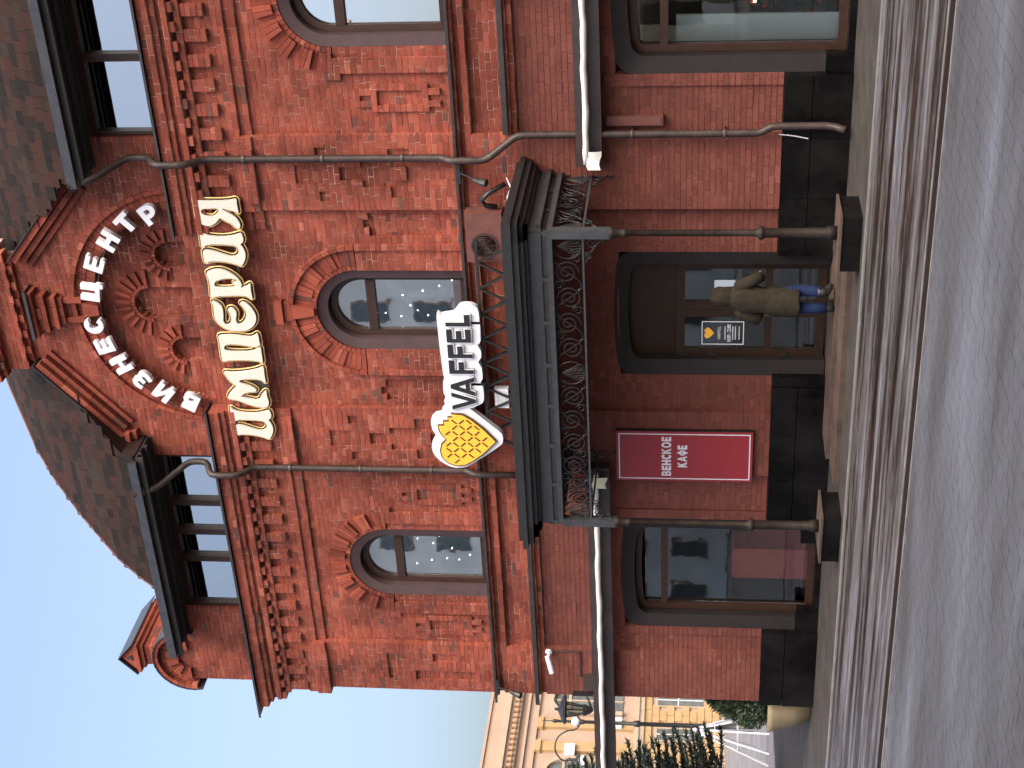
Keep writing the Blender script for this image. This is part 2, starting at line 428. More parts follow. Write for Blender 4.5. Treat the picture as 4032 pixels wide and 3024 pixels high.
# keystone of the middle window and of the tympanum
def keystone(pts,yf,t):
    cx=sum(p[0] for p in pts)/len(pts); cz=sum(p[1] for p in pts)/len(pts)
    addpiece((cx,yf,cz),.05,False,lambda m:m.prism(pts,yf,.1,t))
keystone([(-.055,7.53),(.055,7.53),(.115,7.86),(-.115,7.86)],-.10,.5); keystone([(-.15,7.87),(.15,7.87),(.15,7.98),(-.15,7.98)],-.085,.4); keystone([(-.18,7.99),(.18,7.99),(.18,8.10),(-.18,8.10)],-.13,.55)
ringbricks(0,TZ,1.585,1.72,52,.04,.3,a0=.02,a1=PI-.02); ringbricks(0,TZ,1.725,1.86,58,.03,.3,a0=.02,a1=PI-.02); ringbricks(0,TZ,1.865,1.93,40,-.025,.2,a0=.05,a1=PI-.05)
for cx,zs,r in niches:
    big=r>.22
    ringbricks(cx,zs,r,r+.055,16 if big else 13,.165,.32)
    ringbricks(cx,zs,r+.06,r+(.29 if big else .22),22 if big else 18,.188,.32,alt=.04,pair=1)
keystone([(-.075,10.78),(.075,10.78),(.12,11.02),(-.12,11.02)],-.07,.5)
keystone([(-.20,11.02),(-.12,11.02),(-.12,11.30),(-.20,11.30)],-.07,.4); keystone([(.12,11.02),(.20,11.02),(.20,11.30),(.12,11.30)],-.07,.6)
for i,(hw,z0,z1,dy) in enumerate(((.22,11.30,11.38,.10),(.27,11.38,11.455,.15),(.24,11.455,11.53,.13),(.31,11.53,11.61,.19),(.29,11.61,11.69,.16),(.37,11.69,11.765,.24))):
    k=-hw; n=3 if hw<.3 else 4
    for j in range(n):
        a=-hw+2*hw*j/n; ar=(a+.003,a+2*hw/n-.003,-dy-rnd.uniform(0,.006)-(.03 if i==4 and j%2 else 0),.05,z0+.004,z1-.004,tintv())
        addpiece((a,-dy,z0),.01,False,lambda m,ar=ar:m.box(*ar))
# cornices of the top block
for hw,z0,z1,dy in ((.87,11.95,12.03,.05),(.97,12.03,12.1,.11),(1.13,12.42,12.5,.09),(1.2,12.5,12.58,.16)):
    n=int(2*hw/.13)
    for j in range(n):
        a=-hw+2*hw*j/n; ar=(a+.003,a+2*hw/n-.003,-dy-(.035 if j%2 else 0),.05,z0+.004,z1-.004,tintv())
        addpiece((a,-dy,z0),.01,False,lambda m,ar=ar:m.box(*ar))
# raking copings and shoulders of the gable
sl=Vector((1.25,0,-1.09)).normalized()
for s in (-1,1):
    d=Vector((sl.x*s,0,sl.z)); nrm=Vector((-d.z*s,0,d.x*s)) ; nrm=nrm if nrm.z>0 else -nrm
    st=Vector((s*.86,0,11.86))
    for off,dy,th in ((.0,.20,.10),(-.105,.13,.085),(-.21,.06,.075)):
        L=(1.68 if off==0 else 1.62); n=7
        for j in range(n):
            c=st+d*(L*(j+.5)/n)+nrm*off; t=tintv(); cc=Vector((c.x,-dy/2+.06,c.z))
            addpiece(cc,.02,False,lambda m,cc=cc,d=d,nrm=nrm,L=L,n=n,dy=dy,th=th,t=t:m.obox(cc,d,(0,1,0),nrm,L/n-.006,dy+.12,th-.006,t))
    for j in range(3):
        for z0,z1,dy in ((10.66,10.74,.20),(10.575,10.655,.12)):
            x0=s*(2.07+.2*j); x1=s*(2.07+.2*(j+1)); ar=(min(x0,x1)+.003,max(x0,x1)-.003,-dy-rnd.uniform(0,.004),.06,z0,z1-.004,tintv())
            addpiece((x0,-dy,z0),.01,False,lambda m,ar=ar:m.box(*ar))
# round hood of the corner pavilion
ringbricks(-6.7,10.5,.54,.61,17,-.11,.1,a0=-.12,a1=PI+.12); ringbricks(-6.7,10.5,.42,.535,15,-.02,.1,alt=.0); ringbricks(-6.7,10.5,.20,.415,11,-.035,.1,alt=.04)
WALL=mort.build('wall',M_mortar,HOUSE,kind=None)
GWALL=mortg.build('ground_floor_wall',M_mortar_g,HOUSE)
PCS.sort(key=lambda q:-q[0])
rest=MB(); restg=MB()
for i,(a,g,fn) in enumerate(PCS):
    if i<300:
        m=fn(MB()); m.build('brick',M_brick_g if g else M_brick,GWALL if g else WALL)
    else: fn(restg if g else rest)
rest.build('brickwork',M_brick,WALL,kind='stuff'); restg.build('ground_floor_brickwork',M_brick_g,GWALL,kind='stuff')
# ---- body behind the front: side and back walls, floors
b=MB()
b.box(-7.12,-6.9,.15,12,GZ,10.45); b.box(8.0,8.2,.15,12,GZ,10.45); b.box(-6.9,8.0,11.8,12,GZ,10.45)
b.build('side_wall',M_brick,HOUSE)
b=MB()
b.box(-6.88,7.98,.15,11.78,GZ-.05,GZ+.06); b.box(-6.88,7.98,.15,11.78,4.2,4.5); b.box(-6.88,7.98,.15,11.78,9.0,9.25); b.box(-6.88,7.98,.3,11.78,10.6,10.75)
b.box(-6.88,7.98,4.5,4.6,GZ+.06,4.2); b.box(-6.88,7.98,3.2,3.3,4.5,9.0); b.box(-6.88,7.98,2.4,2.5,9.25,10.6)
b.box(-2.5,-2.4,.3,4.5,GZ+.06,9.0); b.box(2.2,2.3,.3,4.5,GZ+.06,9.0)
b.build('interior_wall',M_room,HOUSE)
# ---- granite plinth slabs
def slab(x0,x1,z0=GZ-.02,z1=.945,y=-.15):
    g=MB(); g.box(x0+.004,x1-.004,y-rnd.uniform(0,.006),.1,z0,z1); g.build('granite_slab',M_gran,HOUSE)
for x0,x1,n in ((-7.22,-5.72,2),(-3.58,-1.16,3),(.93,3.5,3),(5.7,8.2,3)):
    for i in range(n):
        a=x0+(x1-x0)*i/n; c=x0+(x1-x0)*(i+1)/n
        slab(a,c,.59,.945,-.14); slab(a,c,GZ-.02,.58,-.15)
for x0,x1 in ((-5.72,-5.3),(-3.98,-3.58),(3.5,3.74),(5.46,5.7)):
    slab(x0,x1,GZ-.02,.42,-.06)
for x0,x1 in ((-5.3,-3.98),(3.74,5.46)): slab(x0,x1,GZ-.02,.17,-.04)
slab(-1.16,-1.0,GZ-.02,.945,-.12)
# ---- ledges and flashings
def ledge(name,x0,x1,y0,z0,z1,mat=M_flash,drop=.02):
    g=MB(); g.box(x0,x1,y0,.02,z0,z1); g.box(x0,x1,y0-.004,y0+.006,z0-drop,z0-.0005); return g.build(name,mat,HOUSE)
ledge('window_sill_flashing',-7.32,-2.74,-.19,5.272,5.292); ledge('window_sill_flashing',-2.738,2.738,-.205,5.276,5.296); ledge('window_sill_flashing',2.74,8.3,-.19,5.272,5.292)
ledge('string_course_flashing',-7.36,-2.74,-.17,4.585,4.62,drop=.035); ledge('string_course_flashing',2.74,8.3,-.17,4.585,4.62,drop=.035)
ledge('cornice_flashing',-7.72,-1.60,-.33,9.345,9.362); ledge('cornice_flashing',1.28,8.3,-.33,9.345,9.362)
ledge('finial_flashing',-.40,.40,-.29,11.77,11.79,drop=.03)
# raking flashing
for s in (-1,1):
    g=MB(); d=Vector((sl.x*s,0,sl.z)); nrm=Vector((-d.z*s,0,d.x*s)); nrm=nrm if nrm.z>0 else -nrm
    c=Vector((s*.86,0,11.86))+d*.85+nrm*.06; g.obox((c.x,-.07,c.z),d,(0,1,0),nrm,1.78,.34,.014); g.build('gable_flashing',M_flash,HOUSE)
# ---- arched windows
def arched_window(cx):
    w_=MB(); w_.ring(archline(cx,.648,5.3,ZS),archline(cx,.50,5.3,ZS),.0,.26,.035); S=w_.build('window',M_surround,HOUSE,smooth=False)
    f=MB(); f.ring(archline(cx,.498,5.3,ZS-.02),archline(cx,.405,5.3,ZS-.02),.15,.26,.16); f.box(cx-.404,cx+.404,.155,.25,5.3,5.40); f.box(cx-.404,cx+.404,.145,.25,6.66,6.79); f.box(cx-.404,cx+.404,.152,.144,6.715,6.735)
    f.build('frame',M_wood,S)
    g=MB(); g.box(cx-.40,cx+.40,.205,.211,5.402,6.658); g.build('pane',G_arch,S)
    g=MB(); g.prism([(cx+.40,6.792)]+[(cx+.40*math.cos(PI*i/20),ZS-.02+.40*math.sin(PI*i/20)) for i in range(21)]+[(cx-.40,6.792)],.205,.211); g.build('pane',G_arch,S)
for c in (-4.57,0,4.57): arched_window(c)
# ---- attic strip windows
def strip(x0,x1,mull):
    f=MB(); f.box(x0,x1,.06,.2,9.364,9.43); f.box(x0,x1,.06,.2,10.30,10.45); f.box(x0,x0+.05,.06,.2,9.43,10.3); f.box(x1-.05,x1,.06,.2,9.43,10.3)
    for m_ in mull: f.box(m_-.055,m_+.055,.055,.2,9.43,10.3); f.box(m_-.01,m_+.01,.05,.06,9.43,10.3)
    S=f.build('attic_window',M_wood,HOUSE)
    ed=[x0+.05]+[q for m_ in mull for q in (m_-.055,m_+.055)]+[x1-.05]
    for a,c in zip(ed[::2],ed[1::2]):
        g=MB(); g.box(a+.002,c-.002,.13,.136,9.432,10.298); g.build('pane',G_attic,S)
strip(-5.6,-2.6,(-4.64,-4.10,-3.53)); strip(2.7,6.18,(3.80,4.95))
# ---- eaves, gutters, roof
for x0,x1 in ((-6.12,-2.24),(2.24,8.4)):
    e=MB(); e.box(x0,x1,-.62,.35,10.44,10.48); e.box(x0,x1,-.62,-.58,10.34,10.44); e.box(x0,x1,-.50,-.46,10.40,10.44); e.box(x0,x1,-.30,-.24,10.38,10.44); e.box(x0,x1,-.02,.3,10.40,10.44)
    e.build('eave_soffit',M_soffit,HOUSE)
for x0,x1 in ((-6.12,-2.28),(2.22,8.4)):
    g=MB(); g.box(x0,x1,-.66,-.625,10.46,10.53); g.box(x0,x1,-.70,-.66,10.43,10.47); g.box(x0,x1,-.70,-.685,10.47,10.56); g.build('gutter',M_gutter,HOUSE)
prof=[(0,10.50),(.13,10.80),(.34,11.21),(.83,11.91),(1.26,12.45),(1.6,12.80),(2.01,13.13),(2.36,13.41),(2.73,13.66),(3.4,14.0),(4.4,14.35),(6,14.6)]
def prof_at(sv):   # point on the roof curve at arc length sv
    for (t0,z0),(t1,z1) in zip(prof,prof[1:]):
        L=math.hypot(t1-t0,z1-z0)
        if sv<=L: u=sv/L; return (t0+(t1-t0)*u,z0+(z1-z0)*u,(t1-t0)/L,(z1-z0)/L)
        sv-=L
    return None
RX=-4.75; RY=-.62
r=MB()
pr2=[(.78,11.84)]+[q for q in prof if q[0]>.8]
def loft(pr,xa,xb):
    b0=len(r.v)
    for t,z_ in pr: xx=xa if xa is not None else min(RX+t,xb); xx=max(xx,RX+t); r.v+=[(xx,RY+t,z_-.02),(max(xb,xx),RY+t,z_-.02)]
    for i in range(len(pr)-1): a=b0+i*2; r.f.append((a,a+1,a+3,a+2)); r.t.append(.4)
def hgab(z_): return 2.22 if z_<10.74 else max(.8,2.22-(z_-10.74)/.88)
def loft2(s):
    b0=len(r.v); fine=[]
    for (t0,z0),(t1,z1) in zip(prof,prof[1:]):
        for k in range(4): fine.append((t0+(t1-t0)*k/4,z0+(z1-z0)*k/4))
    fine=[(0,10.5),(.02,10.55),(.06,10.64),(.0955,10.72)]+[q for q in fine if .1<q[0]<.8]+[(.8,11.87)]
    for t,z_ in fine: h=hgab(z_); r.v+=[(s*2.64,RY+t,z_-.02),(s*h,RY+t,z_-.02)]
    for i in range(len(fine)-1): a=b0+i*2; r.f.append((a,a+1,a+3,a+2) if s<0 else (a+1,a,a+2,a+3)); r.t.append(.4)
    b1=len(r.v)
    for t,z_ in fine: h=hgab(z_); r.v+=[(s*h,RY+t,z_-.02),(s*h,.16,z_-.02)]
    for i in range(len(fine)-1): a=b1+i*2; r.f.append((a,a+1,a+3,a+2)); r.t.append(.62)
loft(prof,None,-2.64); loft(pr2,-2.64,2.64); loft(prof,2.64,8.6); loft2(-1); loft2(1)
b0=len(r.v)
for t,z_ in prof: r.v+=[(RX+t,RY+t,z_-.02),(RX+t,12.6-t,z_-.02)]
for i in range(len(prof)-1): a=b0+i*2; r.f.append((a+1,a,a+2,a+3)); r.t.append(.4)
ROOF=r.build('roof',M_shingle,HOUSE)
SH=[]; sv=.0; rw=0
while True:
    q=prof_at(sv)
    if q is None or sv>5.2: break
    t,z_,dt,dz=q; y=RY+t; x=RX+t-.1+(rw%2)*.13+rnd.uniform(-.03,.03)
    while x<8.5:
        wd=rnd.choice((.16,.2,.24,.3)); x1=x+wd
        xa=max(x,RX+t-.02)
        if x1>xa+.04 and not (y<.22 and x1>-hgab(z_+.1)+.05 and xa<hgab(z_+.1)-.05):
            th=rnd.uniform(.008,.02); L=.17+rnd.uniform(-.012,.012)
            nr=Vector((0,-dz,dt)); al=Vector((0,dt,dz))
            c=Vector(((xa+x1)/2,y,z_))+al*(L/2-.02)+nr*(th/2+.004)
            dpt=(c-CAMP).dot(AX); px=2016-6060*(c-CAMP).dot(UP)/dpt; py=1512-6060*(c-CAMP).dot(RT)/dpt
            SH.append((((x1-xa)*L/dpt**2) if (30<px<4000 and 30<py<3000) else 0,c,x1-xa-.006,L,th,al,nr,rnd.random()))
        x=x1
    sv+=.135; rw+=1
SH.sort(key=lambda q:-q[0]); rs=MB()
for i,(a,c,wd,L,th,al,nr,t) in enumerate(SH):
    m=MB() if i<300 else rs
    m.obox(c,(1,0,0),al+nr*.06,nr,wd,L,th,max(.01,t))
    if i<300: m.build('roof_shingle',M_shingle,ROOF)
rs.build('shingles',M_shingle,ROOF,kind='stuff')
# verge trim along the hip
v=MB(); v.tube([(RX+t-.02,RY+t,z_+.01) for t,z_ in prof[:10]],.025,5); v.build('hip_trim',M_redboxm,ROOF)
# chimney behind the corner pavilion, with its own little saddle roof
ch=MB()
for k in range(13):
    for m_ in range(4): ch.box(-7.20,-6.80,.34+.27*m_+.004,.34+.27*(m_+1)-.004,10.45+k*CO,10.45+k*CO+CO-.008,tintv())
ch.box(-7.24,-6.76,.30,1.46,11.462,11.53,.5); ch.box(-7.30,-6.70,.24,1.52,11.534,11.60,.4)
CH=ch.build('chimney',M_brick,HOUSE)
ch=MB(); ch.prism([(-7.28,11.602),(-6.72,11.602),(-7.0,11.85)],.27,1.50,.6); ch.build('chimney_gable',M_brick,CH)
ch=MB()
for s_ in (-1,1):
    d=Vector((s_*.30,0,-.265)).normalized(); nr=Vector((s_*.265,0,.30)).normalized(); c=Vector((-7.0+s_*.155,.885,11.735)); ch.obox(c+nr*.02,d,(0,1,0),nr,.45,1.34,.018)
ch.build('chimney_roof',M_gutter,CH)
ch=MB(); ch.prism([(-7.06,11.66),(-6.94,11.66),(-7.0,11.76)],.255,.27); ch.build('chimney_vent',M_flash,CH)
hd=MB(); hd.ring(arcpts(-6.7,10.5,.632,195,-15,16),arcpts(-6.7,10.5,.614,195,-15,16),-.13,.9); hd.build('pavilion_flashing',M_gutter,HOUSE)
# ---- shop windows and entrance
def shopwin(x0,x1):
    w_=MB(); w_.ring(roundtop(x0,x1,.30 if False else .43,3.12,.24,.05),roundtop(x0+.22,x1-.22,.43,2.92,.20,.04),-.012,.30,.03); S=w_.build('shop_window',M_surround_g,HOUSE)
    a,c=x0+.225,x1-.225
    f=MB(); f.ring(roundtop(a,c,.17,2.915,.12,.03),roundtop(a+.1,c-.1,.17,2.82,.08,.03),.17,.30); f.box(a+.1,c-.1,.18,.29,.17,.28); f.box(a+.1,c-.1,.175,.29,2.44,2.545)
    f.build('frame',M_wood,S)
    g=MB(); g.box(a+.102,c-.102,.235,.243,.282,2.438); g.build('pane',G_shop,S)
    g=MB(); g.box(a+.102,c-.102,.235,.243,2.547,2.80); g.build('pane',G_shop,S)
shopwin(-5.72,-3.58); shopwin(3.5,5.7)
w_=MB(); w_.ring(roundtop(-1.03,.93,GZ+.13,3.15,.22,.05),roundtop(-.80,.72,GZ+.13,2.96,.18,.04),-.012,.30,.03); w_.build('door_surround',M_surround_g,HOUSE)
d=MB(); d.box(-.80,.72,.20,.30,2.33,2.99); d.build('door_transom_panel',M_door,HOUSE)
for (x0,x1,hs) in ((-.80,-.045,-1),(-.04,.72,1)):
    d=MB(); zt=2.325; zb=GZ+.15
    d.box(x0,x0+.12,.14,.21,zb,zt); d.box(x1-.12,x1,.14,.21,zb,zt); d.box(x0+.12,x1-.12,.14,.21,2.20,zt); d.box(x0+.12,x1-.12,.14,.21,zb,zb+.12); d.box(x0+.12,x1-.12,.14,.21,.98,1.08)
    D=d.build('door',M_door,HOUSE)
    for z0,z1 in ((zb+.122,.978),(1.082,2.198)):
        g=MB(); g.box(x0+.122,x1-.122,.17,.177,z0,z1); g.build('pane',G_door,D)
    h=MB(); xh=x1-.06 if hs<0 else x0+.06; h.tube([(xh,.10,.95),(xh,.08,1.0),(xh,.08,1.35),(xh,.10,1.4)],.012,6); h.build('handle',M_bronze,D)
    for z_ in (.75,1.75,2.15):
        h=MB(); xh=x0+.01 if hs<0 else x1-.05; h.box(xh,xh+.05,.11,.14,z_,z_+.1); h.build('hinge',M_black,D)
# ================================================================ lettering helpers
def curve2d(loops,depth,y,smooth=0):
    """outlines (x,z) -> closed slab whose front face lies at y"""
    cu=bpy.data.curves.new('c','CURVE'); cu.dimensions='2D'; cu.fill_mode='BOTH'; cu.extrude=depth/2
    for L in loops:
        for _ in range(smooth):
            L=[q for a,b in zip(L,L[1:]+L[:1]) for q in ((a[0]*.75+b[0]*.25,a[1]*.75+b[1]*.25),(a[0]*.25+b[0]*.75,a[1]*.25+b[1]*.75))]
        sp=cu.splines.new('POLY'); sp.points.add(len(L)-1); sp.use_cyclic_u=True
        for p_,(x,z_) in zip(sp.points,L): p_.co=(x,z_,0,1)
    o=bpy.data.objects.new('c',cu); COL.objects.link(o); bpy.context.view_layer.update()
    me=bpy.data.meshes.new_from_object(o.evaluated_get(bpy.context.evaluated_depsgraph_get()))
    bpy.data.objects.remove(o); bpy.data.curves.remove(cu)
    for v_ in me.vertices: x,z_,d_=v_.co; v_.co=(x,y+depth/2-d_,z_)
    return me
def textmesh(s,x0,x1,z0,z1,y,depth=.004,bold=0.):
    cu=bpy.data.curves.new('t','FONT'); cu.body=s; cu.size=1; cu.extrude=.02; cu.offset=bold; cu.fill_mode='BOTH'
    o=bpy.data.objects.new('t',cu); COL.objects.link(o); bpy.context.view_layer.update()
    me=bpy.data.meshes.new_from_object(o.evaluated_get(bpy.context.evaluated_depsgraph_get())); bpy.data.objects.remove(o); bpy.data.curves.remove(cu)
    xs=[v_.co.x for v_ in me.vertices]; ys=[v_.co.y for v_ in me.vertices]
    a,b_=min(xs),max(xs); c,d_=min(ys),max(ys)
    for v_ in me.vertices:
        p_=v_.co; v_.co=(x0+(p_.x-a)/(b_-a)*(x1-x0),y+depth/2-p_.z/.02*depth/2,z0+(p_.y-c)/(d_-c)*(z1-z0))
    return me
def cat(L,n=3):     # closed Catmull-Rom
    out=[]
    for i in range(len(L)):
        p0,p1,p2,p3=L[i-1],L[i],L[(i+1)%len(L)],L[(i+2)%len(L)]
        for k in range(n):
            t=k/n
            out.append(tuple(.5*((2*p1[j])+(-p0[j]+p2[j])*t+(2*p0[j]-5*p1[j]+4*p2[j]-p3[j])*t*t+(-p0[j]+3*p1[j]-3*p2[j]+p3[j])*t**3) for j in (0,1)))
    return out
def area(L): return sum(a[0]*b[1]-b[0]*a[1] for a,b in zip(L,L[1:]+L[:1]))/2
def offs(L,d):       # grow an outline (d>0) along its normals
    sgn=1 if area(L)>0 else -1; out=[]
    for i in range(len(L)):
        a=Vector(L[i-1]); b_=Vector(L[(i+1)%len(L)]); t=(b_-a)
        if t.length<1e-9: t=Vector((1,0))
        t.normalize(); out.append((L[i][0]+t.y*d*sgn,L[i][1]-t.x*d*sgn))
    return out
# ---- large cream sign along the cornice
IMP={
'ya': [[(1.865,8.988),(1.837,8.927),(1.827,8.797),(1.826,8.622),(1.835,8.481),(1.85,8.383),(1.774,8.381),(1.672,8.378),(1.635,8.381),(1.659,8.42),(1.687,8.503),(1.71,8.605),(1.668,8.558),(1.617,8.478),(1.561,8.417),(1.485,8.384),(1.438,8.382),(1.401,8.405),(1.42,8.446),(1.476,8.499),(1.523,8.58),(1.561,8.654),(1.533,8.685),(1.491,8.726),(1.449,8.804),(1.449,8.874),(1.477,8.941),(1.534,8.985),(1.609,8.994),(1.712,8.991),(1.795,8.991)],[(1.707,8.864),(1.713,8.771),(1.711,8.675),(1.673,8.659),(1.627,8.697),(1.589,8.755),(1.594,8.825),(1.618,8.883),(1.655,8.912),(1.688,8.902)]] ,
'i': [[(1.369,8.98),(1.331,8.928),(1.293,8.837),(1.278,8.706),(1.283,8.572),(1.311,8.453),(1.325,8.389),(1.287,8.373),(1.24,8.366),(1.192,8.382),(1.159,8.418),(1.107,8.39),(1.03,8.37),(0.953,8.377),(0.876,8.41),(0.818,8.454),(0.837,8.505),(0.866,8.59),(0.89,8.721),(0.895,8.854),(0.875,8.947),(0.87,8.979),(0.933,8.987),(1.039,8.984),(1.068,8.934),(1.059,8.847),(1.025,8.745),(0.987,8.643),(0.967,8.566),(0.982,8.511),(1.02,8.474),(1.078,8.461),(1.13,8.489),(1.15,8.566),(1.159,8.706),(1.159,8.831),(1.145,8.913),(1.116,8.962),(1.131,8.987),(1.24,8.987)]] ,
'er': [[(0.699,8.985),(0.738,8.934),(0.762,8.858),(0.763,8.759),(0.733,8.674),(0.68,8.592),(0.612,8.53),(0.553,8.503),(0.504,8.496),(0.474,8.514),(0.494,8.439),(0.534,8.371),(0.465,8.37),(0.376,8.371),(0.287,8.37),(0.307,8.412),(0.336,8.462),(0.346,8.578),(0.34,8.733),(0.334,8.87),(0.314,8.973),(0.394,8.974),(0.502,8.966),(0.611,8.967)],[(0.527,8.896),(0.577,8.859),(0.613,8.764),(0.623,8.645),(0.602,8.567),(0.572,8.563),(0.553,8.618),(0.513,8.599),(0.486,8.567),(0.479,8.64),(0.471,8.767),(0.488,8.873)]] ,
'e': [[(0.244,8.979),(0.235,8.912),(0.19,8.855),(0.115,8.835),(0.014,8.841),(-0.067,8.853),(-0.117,8.838),(-0.132,8.795),(-0.096,8.753),(-0.025,8.728),(0.055,8.739),(0.115,8.757),(0.136,8.736),(0.141,8.69),(0.106,8.65),(0.036,8.642),(-0.045,8.663),(-0.106,8.653),(-0.121,8.61),(-0.085,8.559),(-0.014,8.512),(0.067,8.496),(0.137,8.513),(0.201,8.554),(0.221,8.56),(0.237,8.513),(0.207,8.453),(0.137,8.4),(0.047,8.363),(-0.033,8.36),(-0.114,8.39),(-0.175,8.444),(-0.222,8.524),(-0.233,8.635),(-0.228,8.745),(-0.188,8.849),(-0.118,8.93),(-0.027,8.971),(0.074,8.973),(0.184,8.965)]] ,
'pe': [[(-0.322,8.961),(-0.306,8.858),(-0.305,8.719),(-0.319,8.611),(-0.334,8.503),(-0.308,8.426),(-0.277,8.381),(-0.328,8.365),(-0.399,8.366),(-0.471,8.366),(-0.502,8.448),(-0.482,8.547),(-0.463,8.682),(-0.458,8.801),(-0.475,8.877),(-0.516,8.91),(-0.55,8.898),(-0.573,8.855),(-0.584,8.746),(-0.581,8.588),(-0.564,8.475),(-0.533,8.416),(-0.511,8.359),(-0.589,8.359),(-0.692,8.359),(-0.776,8.366),(-0.75,8.409),(-0.735,8.481),(-0.726,8.628),(-0.728,8.795),(-0.739,8.908),(-0.745,8.96),(-0.698,8.972),(-0.594,8.97),(-0.47,8.965),(-0.388,8.966)]] ,
'em': [[(-0.934,8.97),(-0.938,8.845),(-0.926,8.703),(-0.903,8.56),(-0.871,8.444),(-0.838,8.366),(-0.933,8.365),(-1.038,8.365),(-1.123,8.367),(-1.091,8.4),(-1.06,8.443),(-1.048,8.544),(-1.054,8.675),(-1.069,8.743),(-1.095,8.765),(-1.132,8.714),(-1.168,8.617),(-1.21,8.548),(-1.241,8.524),(-1.268,8.547),(-1.275,8.622),(-1.302,8.711),(-1.346,8.769),(-1.367,8.748),(-1.393,8.649),(-1.413,8.557),(-1.391,8.498),(-1.326,8.461),(-1.261,8.396),(-1.266,8.373),(-1.335,8.378),(-1.421,8.366),(-1.486,8.37),(-1.535,8.405),(-1.541,8.481),(-1.526,8.573),(-1.485,8.69),(-1.427,8.823),(-1.407,8.914),(-1.391,8.969),(-1.349,8.972),(-1.289,8.934),(-1.235,8.879),(-1.181,8.815),(-1.179,8.787),(-1.149,8.848),(-1.065,8.92),(-0.992,8.955)]] ,
}

SG=empty('gilded_letter_sign',(0,-.2,8.36),'cream letters with gold rims spelling ИМПЕРИЯ along the cornice','sign')
IL=[(x-2.925,z_-.008) for x,z_ in IMP['i'][0]]
for key,loops in (('i',[IL]),('em',IMP['em']),('pe',IMP['pe']),('e',IMP['e']),('er',IMP['er']),('i',IMP['i']),('ya',IMP['ya'])):
    S_=[cat(L,3) for L in loops]
    lo=link('letter',curve2d(S_,.035,-.235),M_cream,SG)
    ou=[offs(S_[0],.030)]+[offs(L,-.022) for L in S_[1:]]
    link('tray',curve2d(ou,.02,-.165),M_bronze,lo)
    r_=MB()
    for L in ou: r_.tube([(x,-.195,z_) for x,z_ in L],.011,5,closed=True)
    r_.build('rim',M_gold,lo,smooth=True)
rl=MB()
for z_ in (8.52,8.82): rl.box(-2.05,1.8,-.145,-.115,z_,z_+.03)
for x in (-1.9,-1.2,-.5,.2,.9,1.6):
    for z_ in (8.52,8.82): rl.box(x,x+.03,-.115,.02,z_,z_+.028)
rl.build('mounting_rail',M_bronze,SG)
# ---- white letters round the arch
def G(*loops): return loops
def arc(cx,cz,rx,rz,a0,a1,n=10): return [(cx+rx*math.cos(math.radians(a0+(a1-a0)*i/n)),cz+rz*math.sin(math.radians(a0+(a1-a0)*i/n))) for i in range(n+1)]
GL={}
GL['И']=G([(0,0),(.27,0),(.27,.02),(.60,.55),(.60,0),(.87,0),(.87,1),(.60,1),(.27,.46),(.27,1),(0,1)])
GL['Н']=G([(0,0),(.28,0),(.28,.37),(.60,.37),(.60,0),(.88,0),(.88,1),(.60,1),(.60,.63),(.28,.63),(0.28,1),(0,1)])
GL['Е']=G([(0,0),(.74,0),(.74,.24),(.28,.24),(.28,.39),(.68,.39),(.68,.61),(.28,.61),(.28,.76),(.74,.76),(.74,1),(0,1)])
GL['Ц']=G([(0,0),(.72,0),(.72,-.17),(.95,-.17),(.95,.22),(.86,.22),(.86,1),(.58,1),(.58,.24),(.28,.24),(.28,1),(0,1)])
GL['Т']=G([(.27,0),(.57,0),(.57,.74),(.84,.74),(.84,1),(0,1),(0,.74),(.27,.74)])
GL['Р']=G([(0,0),(.28,0),(.28,.3),(.42,.3)]+arc(.44,.65,.37,.35,-90,90)+[(0,1)],[(.27,.53),(.27,.77)]+arc(.42,.65,.12,.12,90,-90,6))
GL['Б']=G([(0,0),(.42,0)]+arc(.44,.315,.37,.315,-90,90)+[(.28,.63),(.28,.77),(.74,.77),(.74,1),(0,1)],[(.28,.22),(.28,.42)]+arc(.42,.32,.12,.10,90,-90,6))
GL['С']=G([(.80,.72),(.80,.80)]+arc(.46,.5,.47,.52,50,310,18)+[(.62,.30)]+arc(.46,.5,.20,.26,-45,-315,12)+[(.62,.72)])
GL['З']=G([(.02,.93)]+arc(.36,.72,.36,.30,100,-28,8)+[(.66,.52)]+arc(.36,.30,.40,.32,40,-100,9)+[(0,.06),(.06,.29)]+[(.3,.23)]+arc(.34,.31,.16,.085,-90,90,5)+[(.17,.40),(.17,.60)]+arc(.32,.685,.14,.08,-90,90,5)+[(.08,.72)])
BZ=empty('white_letter_sign',(0,-.1,9.5),'white block letters spelling БИЗНЕС ЦЕНТР curving round the gable arch','sign')
LP=[('Б',-1.53,9.62),('И',-1.37,10.01),('З',-1.15,10.31),('Н',-.885,10.575),('Е',-.57,10.775),('С',-.23,10.87),('Ц',.34,10.82),('Е',.79,10.67),('Н',1.16,10.39),('Т',1.44,10.08),('Р',1.575,9.71)]
for ch_,px_,pz_ in LP:
    an=math.atan2(px_-.02,pz_-8.83); an*=.97
    wd=max(q[0] for L in GL[ch_] for q in L); S=.285; ca,sa=math.cos(-an),math.sin(-an)
    lo=[[((x-wd/2)*S*1.06*ca-(z_-.5)*S*sa+px_,(x-wd/2)*S*1.06*sa+(z_-.5)*S*ca+pz_) for x,z_ in L] for L in GL[ch_]]
    link('letter',curve2d(lo,.085,-.135),M_white,BZ)
rb=MB(); rb.tube([(1.93*math.sin(a_),-.03,8.83+1.93*math.cos(a_)) for a_ in [math.radians(-58+116*i/30) for i in range(31)]],.008,5); rb.tube([(1.99*math.sin(a_),-.03,8.83+1.99*math.cos(a_)) for a_ in [math.radians(-58+116*i/30) for i in range(31)]],.008,5)
